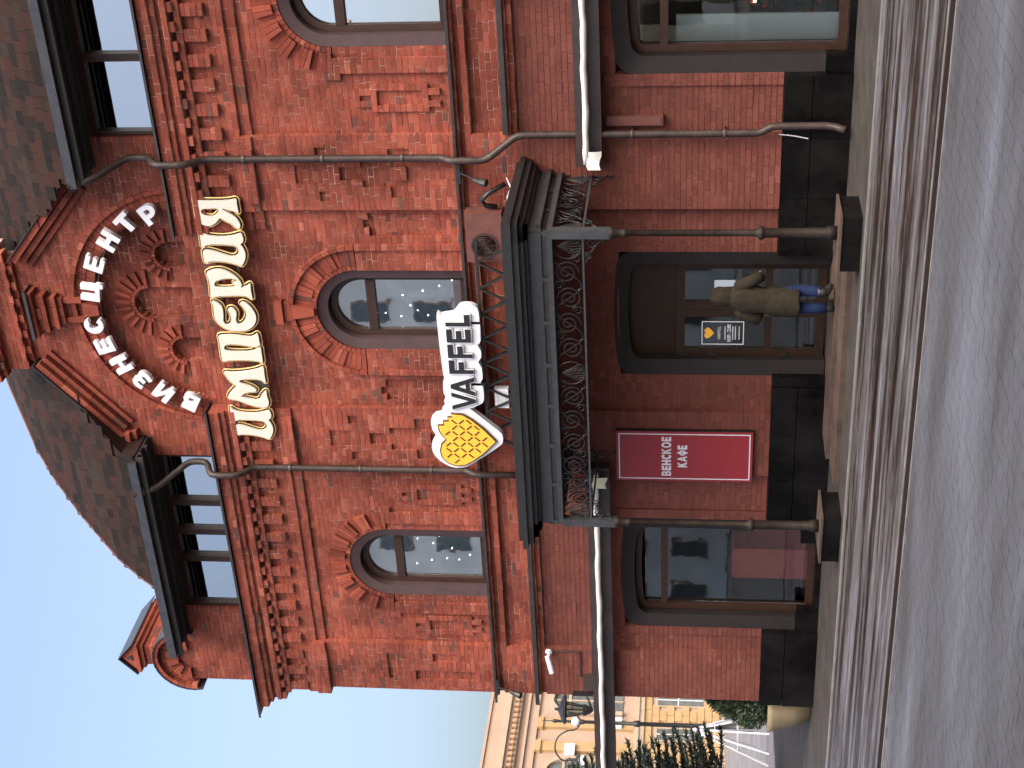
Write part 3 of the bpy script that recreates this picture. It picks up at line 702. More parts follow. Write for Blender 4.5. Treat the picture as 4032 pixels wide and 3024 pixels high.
rb.build('mounting_rail',M_bronze,BZ)
# ---- waffle cafe sign on its truss
VY=-.6
VS=empty('waffle_cafe_sign',(-.9,VY,4.5),'white cut-out VAFFEL sign with bitten yellow waffle heart on black truss','sign')
cloud=[(.24,5.60),(.20,5.645),(-.72,5.62),(-.78,5.59),(-.84,5.63),(-1.04,5.635),(-1.11,5.60),(-1.17,5.64),(-1.26,5.63),(-1.31,5.68),(-1.385,5.70),(-1.41,5.79),(-1.50,5.86),(-1.66,5.85),(-1.77,5.80),(-1.90,5.875),(-2.06,5.87),(-2.20,5.78),(-2.31,5.62),(-2.32,5.45),(-2.24,5.28),(-1.95,4.90),(-1.86,4.825),(-1.74,4.825),(-1.66,4.88),(-1.32,5.24),(-1.28,5.24),(-1.20,5.09),(-1.10,5.055),(-.92,5.06),(-.85,5.09),(-.78,5.055),(-.60,5.06),(-.51,5.10),(-.44,5.055),(-.32,5.055),(-.23,5.095),(-.16,5.045),(.28,5.045),(.38,5.09),(.41,5.2),(.39,5.31),(.31,5.37),(.27,5.42)]
BK=link('backing',curve2d([cat(cloud,2)],.10,VY),M_white,VS)
hl=[(-1.375,5.545),(-1.43,5.52),(-1.43,5.59),(-1.50,5.585),(-1.50,5.66),(-1.57,5.66),(-1.575,5.745),(-1.66,5.73),(-1.75,5.68),(-1.81,5.635),(-1.90,5.715),(-2.01,5.74),(-2.12,5.72),(-2.21,5.64),(-2.255,5.53),(-2.24,5.40),(-2.17,5.28),(-2.04,5.12),(-1.83,4.925),(-1.62,5.10),(-1.47,5.26),(-1.39,5.38)]
hl=[(x,z_) for x,z_ in hl]
link('heart_outline',curve2d([offs(hl,.022)],.03,VY-.032),M_wline,VS)
HT=link('waffle_heart',curve2d([hl],.03,VY-.042),M_waffle,VS)
wl=MB()
import itertools
def inpoly(x,z_,L):
    c=False
    for (x1,z1),(x2,z2) in zip(L,L[1:]+L[:1]):
        if (z1>z_)!=(z2>z_) and x<(x2-x1)*(z_-z1)/(z2-z1)+x1: c=not c
    return c
inn=offs(hl,-.03); hx,hz=.098,.108
for i in range(-5,6):
    for j in range(-5,6):
        cx=-1.835+(i-j)*hx; cz=5.35+(i+j)*hz
        for dx,dz in ((hx,hz),(-hx,hz)):
            a=(cx+dx*.17,cz+dz*.17); b_=(cx+dx*.83,cz+dz*.83)
            if inpoly(*a,inn) and inpoly(*b_,inn): wl.bar((a[0],VY-.0445,a[1]),(b_[0],VY-.0445,b_[1]),.021,.006,up=(0,1,0))
wl.build('waffle_grid',M_wline,HT,kind='stuff')
VG={'V':G([(.40,0),(.60,0),(1,1),(.78,1),(.5,.27),(.22,1),(0,1)]),'A':G([(0,0),(.22,0),(.30,.2),(.70,.2),(.78,0),(1,0),(.60,1),(.40,1)],[(.37,.37),(.63,.37),(.5,.70)]),
 'F':G([(0,0),(.26,0),(.26,.38),(.82,.38),(.82,.60),(.26,.60),(.26,.77),(.95,.77),(.95,1),(0,1)]),'E':G([(0,0),(.95,0),(.95,.23),(.26,.23),(.26,.39),(.84,.39),(.84,.61),(.26,.61),(.26,.77),(.95,.77),(.95,1),(0,1)]),
 'L':G([(0,0),(.95,0),(.95,.23),(.30,.23),(.30,1),(0,1)])}
for c_,x0,x1 in (('V',-1.285,-1.00),('A',-1.055,-.745),('F',-.685,-.455),('F',-.425,-.20),('E',-.175,.045),('L',.085,.275)):
    f_=lambda L,g_=0:[(x0+q[0]*(x1-x0),5.175+q[1]*.345) for q in L]
    ll=[f_(L) for L in VG[c_]]
    link('letter_border',curve2d([offs(ll[0],.018)],.03,VY-.030),M_white,VS)
    link('letter',curve2d(ll,.03,VY-.038),M_ink,VS)
tr=MB()
for z_ in (4.62,5.02): tr.box(-2.0,1.35,VY+.10,VY+.14,z_,z_+.04)
tr.box(-2.0,1.35,VY+.40,VY+.44,4.62,4.66)
k=-2.0
while k<1.2:
    tr.bar((k,VY+.12,4.64),(k+.2,VY+.12,5.04),.03); tr.bar((k+.2,VY+.12,5.04),(k+.4,VY+.12,4.64),.03); tr.bar((k+.2,VY+.12,5.04),(k+.3,VY+.42,4.64),.025); k+=.4
for x in (-1.9,-.9,.1,1.1): tr.box(x,x+.045,VY+.10,VY+.14,4.42,4.62); tr.box(x,x+.045,VY+.40,VY+.44,4.42,4.62); tr.box(x,x+.04,VY+.0,VY+.10,5.03,5.3) if x<.3 else None; tr.box(x,x+.04,VY+.14,VY+.4,4.63,4.655)
tr.build('truss',M_black,VS)
# ---- red cafe sign
RS=empty('red_cafe_sign',(-2.34,-.1,1.2),'narrow crimson wall sign with white border reading ВЕНСКОЕ КАФЕ','sign')
b=MB(); b.box(-2.785,-1.905,-.17,-.0,1.19,3.20); b.build('box',M_black,RS)
b=MB(); b.box(-2.78,-1.91,-.18,-.171,1.195,3.195); FC=b.build('face',M_redsign,RS)
b=MB(); x0,x1,z0,z1=-2.745,-1.945,1.23,3.16
b.ring([(x0,z0),(x1,z0),(x1,z1),(x0,z1)],[(x0+.016,z0+.016),(x1-.016,z0+.016),(x1-.016,z1-.016),(x0+.016,z1-.016)],-.1835,-.181,closed=True); b.build('border',M_white,RS)
GL['В']=G([(0,0),(.46,0)]+arc(.46,.285,.33,.285,-90,62,8)+[(.58,.53)]+arc(.44,.745,.29,.255,-50,90,7)+[(0,1)],[(.22,.17),(.22,.42),(.42,.42)]+arc(.44,.295,.12,.125,90,-90,5),[(.22,.60),(.22,.83),(.40,.83)]+arc(.41,.715,.10,.115,90,-90,5))
GL['К']=G([(0,0),(.24,0),(.24,.36),(.32,.44),(.60,0),(.90,0),(.49,.60),(.86,1),(.57,1),(.24,.63),(.24,1),(0,1)])
GL['О']=G(arc(.48,.5,.48,.52,0,345,23),arc(.48,.5,.24,.30,0,345,23))
GL['А']=VG['A']; GL['Ф']=G(arc(.5,.5,.5,.36,-75,75,10)+[(.62,.86),(.62,1.04),(.38,1.04),(.38,.86)]+arc(.5,.5,.5,.36,105,255,10)+[(.38,.14),(.38,-.04),(.62,-.04),(.62,.14)],[(.39,.33)]+arc(.42,.5,.20,.18,-105,-255,8)[1:]+[(.39,.68)],[(.61,.68)]+arc(.58,.5,.20,.18,75,-75,8)[0:]+[(.61,.33)])
def word(t,x0,x1,z0,z1,y,mat,parent):
    ws=[max(q[0] for L in GL[c] for q in L) for c in t]; gap=.14; tot=sum(ws)+gap*(len(t)-1); k=(x1-x0)/tot; x=x0
    for c,w_ in zip(t,ws): link('letter',curve2d([[(x+q[0]*k,z0+q[1]*(z1-z0)) for q in L] for L in GL[c]],.003,y),mat,parent); x+=(w_+gap)*k
word('ВЕНСКОЕ',-2.685,-2.00,2.385,2.525,-.184,M_white,RS); word('КАФЕ',-2.53,-2.145,2.15,2.29,-.184,M_white,RS)
# ---- opening hours sticker on the door
ST=empty('door_sticker',(-.43,.13,1.66),'white outlined opening hours sticker with small yellow heart on door glass','sticker')
x0,x1,z0,z1=-.63,-.25,1.36,1.96; b=MB(); b.ring([(x0,z0),(x1,z0),(x1,z1),(x0,z1)],[(x0+.014,z0+.014),(x1-.014,z0+.014),(x1-.014,z1-.014),(x0+.014,z1-.014)],.165,.168,closed=True); b.build('outline',M_white,ST)
link('heart',curve2d([[( -.44+(x+1.82)*.20,1.86+(z_-5.38)*.17) for x,z_ in hl]],.003,.165),M_waffle,ST)
link('lettering',textmesh('VAFFEL',-.55,-.33,1.69,1.735,.165,.002,.02),M_grey,ST)
link('lettering',textmesh('10:00 - 22:00',-.58,-.30,1.545,1.60,.165,.002,.02),M_white,ST)
for z_ in (1.62,1.51,1.475,1.42): b=MB(); b.box(-.55,-.33,.166,.168,z_,z_+.014); b.build('text_line',M_grey,ST)
b=MB(); b.box(.24,.41,.1655,.168,1.50,1.79); tag(b.build('door_notice',pmat('pale_blue_notice',(.42,.5,.58),.7,.08,30)),'pale blue paper notice taped inside the right door glass','notice')
# ================================================================ canopy
CX0,CX1,CY=-2.30,2.12,-1.90
CP=empty('entrance_canopy',(0,-1,4.4),'dark iron entrance canopy with panelled fascia and scrollwork on slim columns','canopy')
b=MB(); b.box(CX0-.30,CX1+.28,CY-.28,-.02,4.33,4.40); b.box(CX0-.22,CX1+.20,CY-.2,-.02,4.40,4.46); b.build('roof',M_black,CP)
def fascia(p0,p1,out,name):
    p0=Vector(p0); p1=Vector(p1); d=(p1-p0); L=d.length; d.normalize(); o=Vector(out)
    F=MB()
    def bx(m,u0,u1,o0,o1,z0,z1): m.obox(p0+d*((u0+u1)/2)+o*((o0+o1)/2)+Vector((0,0,(z0+z1)/2)),d,o,(0,0,1),u1-u0,abs(o1-o0),z1-z0)
    for o1,z0,z1 in ((.24,4.25,4.33),(.17,4.19,4.25),(.10,4.15,4.19)): bx(F,-o1,L+o1,-.05,o1,z0,z1)
    f=F.build('cornice',M_black,CP)
    F=MB(); bx(F,0,L,-.05,.04,3.985,4.15); bx(F,0,L,-.05,.04,3.875,3.915); bx(F,0,L,-.06,.012,3.915,3.985); f=F.build('fascia',M_iron,CP)
    n=max(2,int(round(L/.64)))
    for i in range(n):
        u0=L*i/n+.04; u1=L*(i+1)/n-.04
        F=MB(); bx(F,u0,u1,.012,.018,3.918,3.982); F.build('panel',M_panel,f)
        F=MB(); bx(F,L*i/n-.03,L*i/n+.03,.013,.04,3.9155,3.9845); F.build('panel_divider',M_iron,f)
    F=MB(); bx(F,-.03,L+.03,-.05,.055,3.845,3.874); F.build('bottom_moulding',M_iron,CP)
    F=MB(); bx(F,.05,L-.05,-.01,.01,3.45,3.475); F.build('lattice_rail',M_iron,CP)
    # scrollwork
    m=MB(); z_=3.665; n=max(2,int(round(L/.37))); P=L/n
    def pt(u,zz): q=p0+d*u; return (q.x+o.x*0,q.y+o.y*0,zz)
    def spiral(uc,zc,r0,a0,sg,turns=1.9,r1=.22,nn=34): return [pt(uc+r0*(1-(1-r1)*k/nn)*math.cos(a0+sg*2*PI*turns*k/nn),zc+r0*(1-(1-r1)*k/nn)*math.sin(a0+sg*2*PI*turns*k/nn)) for k in range(nn+1)]
    for i in range(n):
        uc=P*(i+.5); up_=1 if i%2==0 else -1
        if i in (0,n-1) or (n>8 and i==n//2):
            for k in range(-3,4): m.tube([pt(uc+.04*k*(1-abs(q-.3)),3.49+.30*q*(1-.07*abs(k)))for q in (0,.3,.6,.85,1)],.007,4)
            for s in (-1,1): m.tube(spiral(uc+s*.1,3.56,.07,PI/2,s,1.1,.3,18),.007,4)
            m.tube([pt(uc+.17*math.cos(q),3.665+.18*math.sin(q)) for q in [2*PI*k/22 for k in range(22)]],.008,4,closed=True)
        else:
            m.tube(spiral(uc,z_+.015*up_,.165,-PI/2*up_,up_),.010,5)
            m.tube(spiral(uc+P*.52,z_-.11*up_,.065,PI/2*up_,-up_,1.2,.3,18),.007,4)
            m.tube([pt(uc-P*.5+P*q,z_-.17*up_*math.cos(PI*q)) for q in [k/12 for k in range(13)]],.009,5)
            for s in (-1,1): m.tube([pt(uc+.12*s+.03*q*s,z_+.13*up_+.06*q*up_) for q in (0,.5,1)],[.014,.01,.003],4)
    m.build('scrollwork',M_scroll,CP,kind='stuff')
    # corner spandrels under the rail
    for u,s in ((.14,1),(L-.14,-1)):
        m=MB(); m.tube(spiral(u,3.36,.085,PI/2,s,1.6,.25,24),.008,4); m.tube(spiral(u+.18*s,3.40,.055,PI/2,s,1.4,.3,20),.007,4); m.tube(spiral(u-.04*s,3.22,.05,PI/2,s,1.3,.3,20),.007,4); m.tube([pt(u-.08*s,3.16),pt(u,3.27),pt(u+.12*s,3.36),pt(u+.3*s,3.45)],.008,4); m.build('spandrel_scroll',M_scroll,CP)
fascia((CX0,CY,0),(CX1,CY,0),(0,-1,0),'front'); fascia((CX1,-.06,0),(CX1,CY,0),(1,0,0),'right'); fascia((CX0,CY,0),(CX0,-.06,0),(-1,0,0),'left')
for x in (CX0,CX1):
    for y in (CY,):
        b=MB(); b.box(x-.06,x+.06,y-.055,y+.055,3.12,3.845); b.build('corner_post',M_iron,CP)
    c=MB(); c.lathe([(.085,0),(.085,.10),(.064,.14),(.06,.86),(.072,.88),(.088,.90),(.088,.935),(.05,.96),(.044,1.0),(.04,2.55),(.06,2.57),(.06,2.60),(.05,2.62),(.05,2.68),(.075,2.73),(.085,2.78)],(x,CY,.35),18); c.build('column',M_col,CP,smooth=True)
    xa,xb=(x-.38,x+.34); 
    for q0,q1 in ((xa,x),(x,xb)):
        b=MB(); b.box(q0+.003,q1-.003,CY-.3,CY+.33,GZ-.02,.318); b.build('column_base_block',M_gran,CP)
    b=MB(); b.box(xa-.02,xb+.02,CY-.32,CY+.35,.32,.35); b.build('column_base_cap',M_step,CP)
b=MB(); b.box(CX0-.1,CX1+.1,CY+.05,-.03,3.99,4.05); b.build('ceiling',M_soffit,CP)
# ---- entrance steps
for x0,x1,y0,y1,z1 in ((-1.9,1.55,-.85,.2,.205),(-1.9,1.6,-1.5,-.852,.15)):
    n=4
    for i in range(n):
        b=MB(); b.box(x0+(x1-x0)*i/n+.003,x0+(x1-x0)*(i+1)/n-.003,y0,y1,GZ-.03,z1); b.build('stone_step',M_step,HOUSE)
    
# ================================================================ awnings
def awning(x0,x1,label,tx0,tx1):
    A_=empty('folded_awning',((x0+x1)/2,-.2,3.3),label,'awning')
    b=MB(); b.box(x0,x1,-.30,-.005 if x0>-7 else -.14,3.30,3.64); b.box(x0,x1,-.33,-.30,3.54,3.64); b.build('case',M_awn,A_)
    t_=MB(); n=40; t_.tube([(tx0+(tx1-tx0)*i/n,-.375,3.50+.006*math.sin(i*.9)+.004*math.sin(i*2.3)) for i in range(n+1)],[.042+.004*math.sin(i*1.7) for i in range(n+1)],10); t_.build('rolled_fabric',M_tube,A_,smooth=True)
    return A_
awning(2.34,8.3,'dark folded awning with white fabric roll above the Christmas tree window',2.40,8.28)
awning(-9.9,-2.5,'dark folded awning with white fabric roll running past the street corner',-9.88,-2.55)
def sheet(name,c,w_,h_,label,mat,rz=0.):
    m=MB(); n=4
    for i in range(n+1):
        for j in range(n+1): m.v.append((c[0]+w_*(i/n-.5),c[1]-.02*math.sin(j/n*2.2)*(i/n)+.012*math.sin(3*i/n+rz),c[2]+h_*(j/n-.5)+.02*math.sin(i*1.3)))
    for i in range(n):
        for j in range(n): a=i*(n+1)+j; m.f.append((a,a+n+1,a+n+2,a+1)); m.t.append(0)
    o=m.build(name,mat); md=o.modifiers.new('s','SOLIDIFY'); md.thickness=.003; return tag(o,label,'paper')
sheet('paper_sheet',(2.46,-.42,3.40),.26,.17,'loose white sheet hanging from end of the awning roll',M_paper)
sheet('paper_sheet',(-2.68,-.42,3.44),.2,.20,'yellowed paper scrap dangling under the canopy scrollwork',pmat('yellowed_paper',(.62,.58,.42),.8,.06,9))
# ================================================================ drainpipes
def pipe(label,path,r=.05,brk=()):
    P_=empty('drainpipe',path[-1],label,'drainpipe')
    out=[]
    for i,p_ in enumerate(path):
        p_=Vector(p_)
        if 0<i<len(path)-1:
            a=Vector(path[i-1]); b_=Vector(path[i+1]); k=min(.09,(a-p_).length*.4,(b_-p_).length*.4)
            q0=p_+(a-p_).normalized()*k; q1=p_+(b_-p_).normalized()*k
            out+=[q0,(q0+q1)/4+p_/2,q1]
        else: out.append(p_)
    m=MB(); m.tube(out,r,12); m.build('pipe',M_pipe,P_,smooth=True)
    m=MB(); m.tube([path[0]+Vector((0,0,.02)) if isinstance(path[0],Vector) else Vector(path[0])+Vector((0,0,.14)),Vector(path[0])+Vector((0,0,-.02))],[.12,.07],10); m.build('funnel',M_pipe,P_)
    for x,y,z_ in brk:
        m=MB(); m.lathe([(r+.008,-.02),(r+.012,0),(r+.008,.02)],(x,y,z_),12); m.box(x-.012,x+.012,y+r,.0 if y+r<0 else y+r+.05,z_-.01,z_+.01); m.build('bracket',M_bronze,P_)
pipe('brown drainpipe beside the Christmas tree window with a swan neck under the canopy',[(2.26,-.60,10.42),(2.30,-.55,10.25),(2.44,-.14,9.86),(2.44,-.14,9.55),(2.44,-.42,9.40),(2.44,-.42,8.98),(2.42,-.18,8.76),(2.42,-.18,5.45),(2.42,-.28,5.35),(2.42,-.28,4.86),(2.76,-.24,4.42),(2.76,-.24,1.24),(2.86,-.26,1.10),(2.86,-.26,.34),(2.86,-.42,.17)],brk=((2.42,-.18,8.2),(2.42,-.18,7.1),(2.42,-.18,6.0),(2.76,-.24,2.9),(2.76,-.24,1.7)))
pipe('brown drainpipe between the ИМПЕРИЯ letters and the left attic windows',[(-2.86,-.60,10.42),(-2.84,-.52,10.25),(-2.60,-.14,9.80),(-2.60,-.14,9.52),(-2.66,-.42,9.40),(-2.66,-.42,8.98),(-2.66,-.18,8.76),(-2.66,-.18,5.45),(-2.66,-.28,5.35),(-2.66,-.28,4.47)],brk=((-2.66,-.18,8.2),(-2.66,-.18,7.1),(-2.66,-.18,6.0)))
# small brown box beside the lower pipe
b=MB(); b.box(2.82,2.95,-.10,.0,2.50,3.25); b.box(2.825,2.945,-.105,-.1,2.52,3.23); tag(b.build('cable_duct',M_redboxm),'small brown cable duct on brick beside the lower drainpipe','duct')
# icicle like cable ends on the plinth
b=MB(); b.tube([(2.72,-.19,1.0),(2.70,-.20,.8),(2.66,-.2,.62)],.008,5); tag(b.build('loose_cable',M_white),'thin white loose cable hanging over the granite plinth','cable')
# ================================================================ air conditioner, lamps, camera
AC=empty('air_conditioner',(1.32,-.3,4.68),'square air conditioner painted brick red standing over the canopy','air conditioner')
b=MB(); b.box(.95,1.68,-.36,-.08,4.68,5.19); b.build('body',M_redboxm,AC)
b=MB(); b.lathe([(.19,0),(.19,.012),(.17,.012),(.17,.0)],(0,0,0),24); o=b.build('fan_ring',M_redbox_d,AC); o.matrix_parent_inverse=Matrix(); o.location=(1.20-1.32,-.362+.3,4.935-4.68); o.rotation_euler=(PI/2,0,0)
b=MB()
for k in range(5):
    rr=.04+.03*k; b.tube([(1.20+rr*math.cos(a_),-.368,4.935+rr*math.sin(a_)) for a_ in [2*PI*i/20 for i in range(20)]],.004,4,closed=True)
for k in range(4): a_=PI*k/4; b.bar((1.20-.17*math.cos(a_),-.366,4.935-.17*math.sin(a_)),(1.20+.17*math.cos(a_),-.366,4.935+.17*math.sin(a_)),.008)
b.build('fan_grille',M_redbox_d,AC)
b=MB(); b.box(1.0,1.06,-.36,-.02,4.46,4.679); b.box(1.55,1.61,-.36,-.02,4.46,4.679); b.build('stand',M_black,AC)
FL=empty('floodlight',(-1.2,-.4,4.7),'white square floodlight mounted under the VAFFEL truss','floodlight')
b=MB(); b.box(-1.36,-1.04,-.46,-.36,4.72,4.92); b.build('housing',M_white,FL); b=MB(); b.box(-1.32,-1.08,-.466,-.461,4.75,4.89); b.build('lens',M_grey,FL); b=MB(); b.bar((-1.2,-.36,4.82),(-1.2,-.2,4.66),.03); b.build('bracket',M_black,FL)
def spot(x,z_,label,s=1):
    S_=empty('wall_spotlight',(x,-.2,z_),label,'spotlight')
    b=MB(); b.box(x-.15,x+.15,-.24,-.20,z_+.02,z_+.07); b.tube([(x-.1,-.03,z_+.05),(x-.1,-.22,z_+.05)],.012,5); b.tube([(x+.1,-.03,z_+.05),(x+.1,-.22,z_+.05)],.012,5); b.build('bracket',M_black,S_)
    b=MB(); b.tube([(x,-.22,z_+.04),(x-.02*s,-.30,z_-.1),(x-.04*s,-.38,z_-.22)],.012,5); b.build('arm',M_black,S_)
    b=MB(); b.tube([(x-.04*s,-.36,z_-.18),(x-.05*s,-.42,z_-.28),(x-.05*s,-.46,z_-.36)],[.03,.05,.055],10); b.build('lamp_head',M_black,S_)
spot(2.22,5.20,'black wall spotlight on sill beside the right drainpipe'); spot(-6.95,5.18,'black wall spotlight on sill at the street corner',-1)
b=MB(); b.tube([(2.05,-.2,4.62),(1.95,-.3,4.85),(1.85,-.3,4.95),(1.75,-.25,4.9),(1.72,-.22,4.75)],.035,8); tag(b.build('black_hose',M_black,smooth=True),'looped black hose between the spotlight and air conditioner','hose')
b=MB(); b.tube([(1.70,-.38,4.60),(1.78,-.38,4.56),(1.92,-.36,4.58),(2.05,-.36,4.52),(2.2,-.35,4.58)],[.016,.02,.014,.018,.01],5); tag(b.build('white_foam_strip',M_white),'torn white foam strip along top of the canopy','foam')
SCm=empty('security_camera',(-6.3,-.2,4.3),'white bullet security camera on brick above the awning','camera')
b=MB(); b.tube([(-6.20,-.13,4.36),(-6.22,-.17,4.36)],[.05,.06],12); b.tube([(-6.22,-.15,4.36),(-6.28,-.22,4.36)],.02,6); b.build('mount',M_white,SCm); b=MB(); b.tube([(-6.24,-.22,4.38),(-6.50,-.34,4.30)],.042,12); b.build('body',M_white,SCm,smooth=False)
b=MB(); b.tube([(-6.22,-.12,4.31),(-6.22,-.12,3.86),(-6.75,-.12,3.86),(-6.75,-.12,3.66)],.012,5); b.box(-6.98,-6.70,-.2,-.1,3.645,3.80); b.build('conduit',M_bronze,SCm)
LN=empty('corner_lantern',(-7.3,-.15,3.7),'black wrought iron lantern jutting from the street corner','lantern')
b=MB(); b.lathe([(.02,.62),(.03,.56),(.19,.50),(.24,.46),(.24,.43),(.14,.42)],(-7.36,-.25,3.68),8); b.build('cap',M_black,LN)
b=MB(); b.lathe([(.07,.14),(.12,.41)],(-7.36,-.25,3.68),8); b.build('glass',glassmat('lantern_glass',.12,(.6,.6,.55)),LN)
b=MB()
for k in range(8):
    a_=2*PI*k/8; b.bar((-7.36+.07*math.cos(a_),-.25+.07*math.sin(a_),3.82),(-7.36+.125*math.cos(a_),-.25+.125*math.sin(a_),4.10),.012)
b.lathe([(.02,-.02),(.05,.02),(.09,.10),(.10,.14),(.05,.15)],(-7.36,-.25,3.68),8); b.build('cage',M_black,LN)
b=MB(); b.tube([(-7.1,-.12,3.80),(-7.2,-.22,3.72),(-7.36,-.25,3.68)],.016,6); b.box(-7.14,-7.08,-.16,-.10,3.66,4.0); b.build('arm',M_black,LN)
# string lights behind the arched windows
M_bulb=emit('lit_bulb',(.95,.97,1),9.)
def stringlights(cx,label,pts):
    S_=empty('string_lights',(cx,.35,6.6),label,'string lights')
    w_=MB(); w_.tube([(cx+x,.36,z_) for x,z_ in pts],.002,4); w_.build('wire',M_grey,S_)
    for x,z_ in pts[1:-1]: b=MB(); b.sph((cx+x,.36,z_),.013,7); b.build('bulb',M_bulb,S_)
stringlights(-4.57,'string of tiny white lights inside left wing arched window',[(-.4,6.6),(-.30,6.5),(-.22,6.25),(-.18,6.0),(-.2,5.8),(-.1,5.62),(.02,5.9),(.12,6.2),(.2,6.45),(.26,6.1),(.3,5.75),(.33,5.6),(.4,5.5)])
stringlights(0,'string of tiny white lights inside middle arched window',[(-.4,6.6),(-.25,6.58),(-.3,6.35),(-.2,6.1),(-.28,5.95),(-.12,6.2),(.05,6.3),(.12,6.0),(.2,5.75),(.3,5.55),(.4,5.5)])
WT=MB()
for pts in ([(.05,6.62),(.02,6.5),(-.06,6.35),(-.2,6.2),(-.38,6.1)],[(.02,6.62),(-.02,6.45),(-.05,6.2),(-.03,5.95),(.06,5.7)],[(.16,6.6),(.08,6.45),(.03,6.3),(0,6.1),(.04,5.9)]): WT.tube([(x-.05,.6,z_) for x,z_ in pts],.035,7)
tag(WT.build('reflection_tubes',pmat('reflection_white',(.7,.68,.6),.6,.1,6),smooth=True),'white curved tubes standing in for reflections in middle arched window','decoration')  # tubes added to imitate white reflections in the pane
# ---- things behind the shop windows
b=MB(); b.box(3.55,4.03,.75,.80,.2,2.32); b.box(3.55,4.03,.74,.81,2.32,2.345); tag(b.build('display_partition',pmat('pale_display_board',(.80,.83,.83),.5,.08,2)),'tall pale display partition behind Christmas tree window','partition')
b=MB(); b.box(3.6,5.6,.5,4.0,2.82,2.86); tag(b.build('display_ceiling',pmat('pale_ceiling',(.5,.47,.42),.8,.1,2)),'pale dropped ceiling above Christmas tree window display','ceiling')
b=MB(); b.box(3.6,5.8,1.9,1.95,.16,2.8); tag(b.build('dim_interior_sheet',M_roomd),'dark sheet standing in for the unlit shop behind the Christmas tree','backdrop')  # dark colour stands in for the shade of the shop interior
def leafquads(m,n,fn,sz,r_):
    for _ in range(n):
        c,dirv=fn(); d=Vector((r_.gauss(0,1),r_.gauss(0,1),r_.gauss(0,.7))).normalized(); d=(d*.7+Vector(dirv)).normalized(); s=d.cross(Vector((r_.random()-.5,r_.random()-.5,r_.random()-.5))).normalized()
        L=sz*r_.uniform(.6,1.3); W_=L*.28; c=Vector(c); k=len(m.v)
        m.v+=[tuple(c-s*W_/2),tuple(c+d*L*.5-s*W_*.5),tuple(c+d*L),tuple(c+d*L*.5+s*W_*.5),]; m.f.append((k,k+1,k+2,k+3)); m.t.append(r_.uniform(.05,1))
def leafmat(name,a,b_,c_):
    m,n,b=newmat(name); at=N(n,'ShaderNodeAttribute',attribute_name='tint'); n.links.new(ramp(n,at.outputs['Fac'],[(0,a),(.6,b_),(1,c_)]),b.inputs['Base Color']); b.inputs['Roughness'].default_value=.6; return m
M_needle=leafmat('spruce_needles',(.012,.022,.016),(.03,.048,.034),(.065,.085,.068))
M_thuja=leafmat('evergreen_leaves',(.010,.02,.010),(.022,.042,.018),(.05,.075,.03))
rr=random.Random(5)
XT=empty('christmas_tree',(4.32,1.4,.15),'decorated Christmas tree with red ornaments behind the shop window','tree')
m=MB()
def xt():
    h=rr.random()**1.3; R_=.62*(1-h)*rr.random()**.4; a_=rr.random()*2*PI; return (4.32+R_*math.cos(a_),1.4+R_*math.sin(a_),.35+2.0*h),(math.cos(a_),math.sin(a_),-.2)
leafquads(m,4200,xt,.12,rr); m.build('crown',M_needle,XT); m=MB(); m.tube([(4.32,1.4,.15),(4.32,1.4,2.2)],[.04,.01],8); m.build('trunk',M_wood,XT)
M_orn=pmat('red_ornament',(.5,.02,.02),.2,.1,5); M_ornb=emit('tree_light',(1,.75,.35),5)
for i in range(46):
    h=rr.uniform(.02,.9); a_=rr.uniform(PI,2*PI); R_=.60*(1-h)+.03; c=(4.32+R_*math.cos(a_),1.4+R_*math.sin(a_),.38+2.0*h); m=MB(); m.sph(c,.035 if i%3 else .02,8); m.build('ornament' if i%3 else 'fairy_light',M_orn if i%3 else M_ornb,XT,smooth=True)
b=MB(); b.box(-5.2,-4.62,.62,1.1,.2,1.42); b.box(-5.2,-4.1,1.12,1.5,.2,1.05); tag(b.build('red_counter',pmat('red_counter_panel',(.55,.09,.075),.5,.1,3)),'red counter panel behind left shop window','counter')  # red lightened to stand in for lighting inside the shop
SHf=empty('shelf_unit',(-3.9,1.6,.16),'pale shelving with bottles behind left shop window','shelf')
b=MB()
for z_ in (.7,1.1,1.5,1.9): b.box(-4.4,-3.5,1.5,1.8,z_,z_+.03)
b.box(-4.42,-4.39,1.5,1.8,.16,2.3); b.box(-3.5,-3.47,1.5,1.8,.16,2.3); b.build('shelf',M_paper,SHf)
for i in range(16):
    x=-4.32+.1*(i%8); z_=(1.13,1.53)[i//8]; b=MB(); b.lathe([(.03,0),(.032,.16),(.012,.2),(.012,.26)],(x,1.6,z_),8); b.build('bottle',rr.choice([M_grey,M_wood,M_paper,M_thuja]),SHf)

# ================================================================ ground
def groundmat(name,kindf):
    m,n,b=newmat(name); kindf(n,b); return m
def g_road(n,b):
    f=noise(n,pos(n,(.13,1.9,1)),1.5,7,.72); f2=noise(n,pos(n,(.5,1.6,1)),9,5,.7); f3=noise(n,pos(n,(.07,.8,1)),1.1,3,.5)
    s=math_(n,'ADD',math_(n,'MULTIPLY',f,.8),math_(n,'MULTIPLY',f2,.2))
    col=ramp(n,s,[(.41,(.005,.0032,.0025)),(.475,(.014,.009,.0065)),(.50,(.040,.035,.034)),(.55,(.058,.060,.070)),(.63,(.118,.126,.150))])
    col=mixc(n,col,ramp(n,f3,[(.4,(.8,.76,.72)),(.62,(1.08,1.08,1.1))]),1,'MULTIPLY')
    n.links.new(col,b.inputs['Base Color']); n.links.new(ramp(n,s,[(.36,(.22,)*3),(.5,(.6,)*3),(.65,(.8,)*3)]),b.inputs['Roughness'])
    bump(n,b,noise(n,pos(n),55,4,.7),.01,.6)
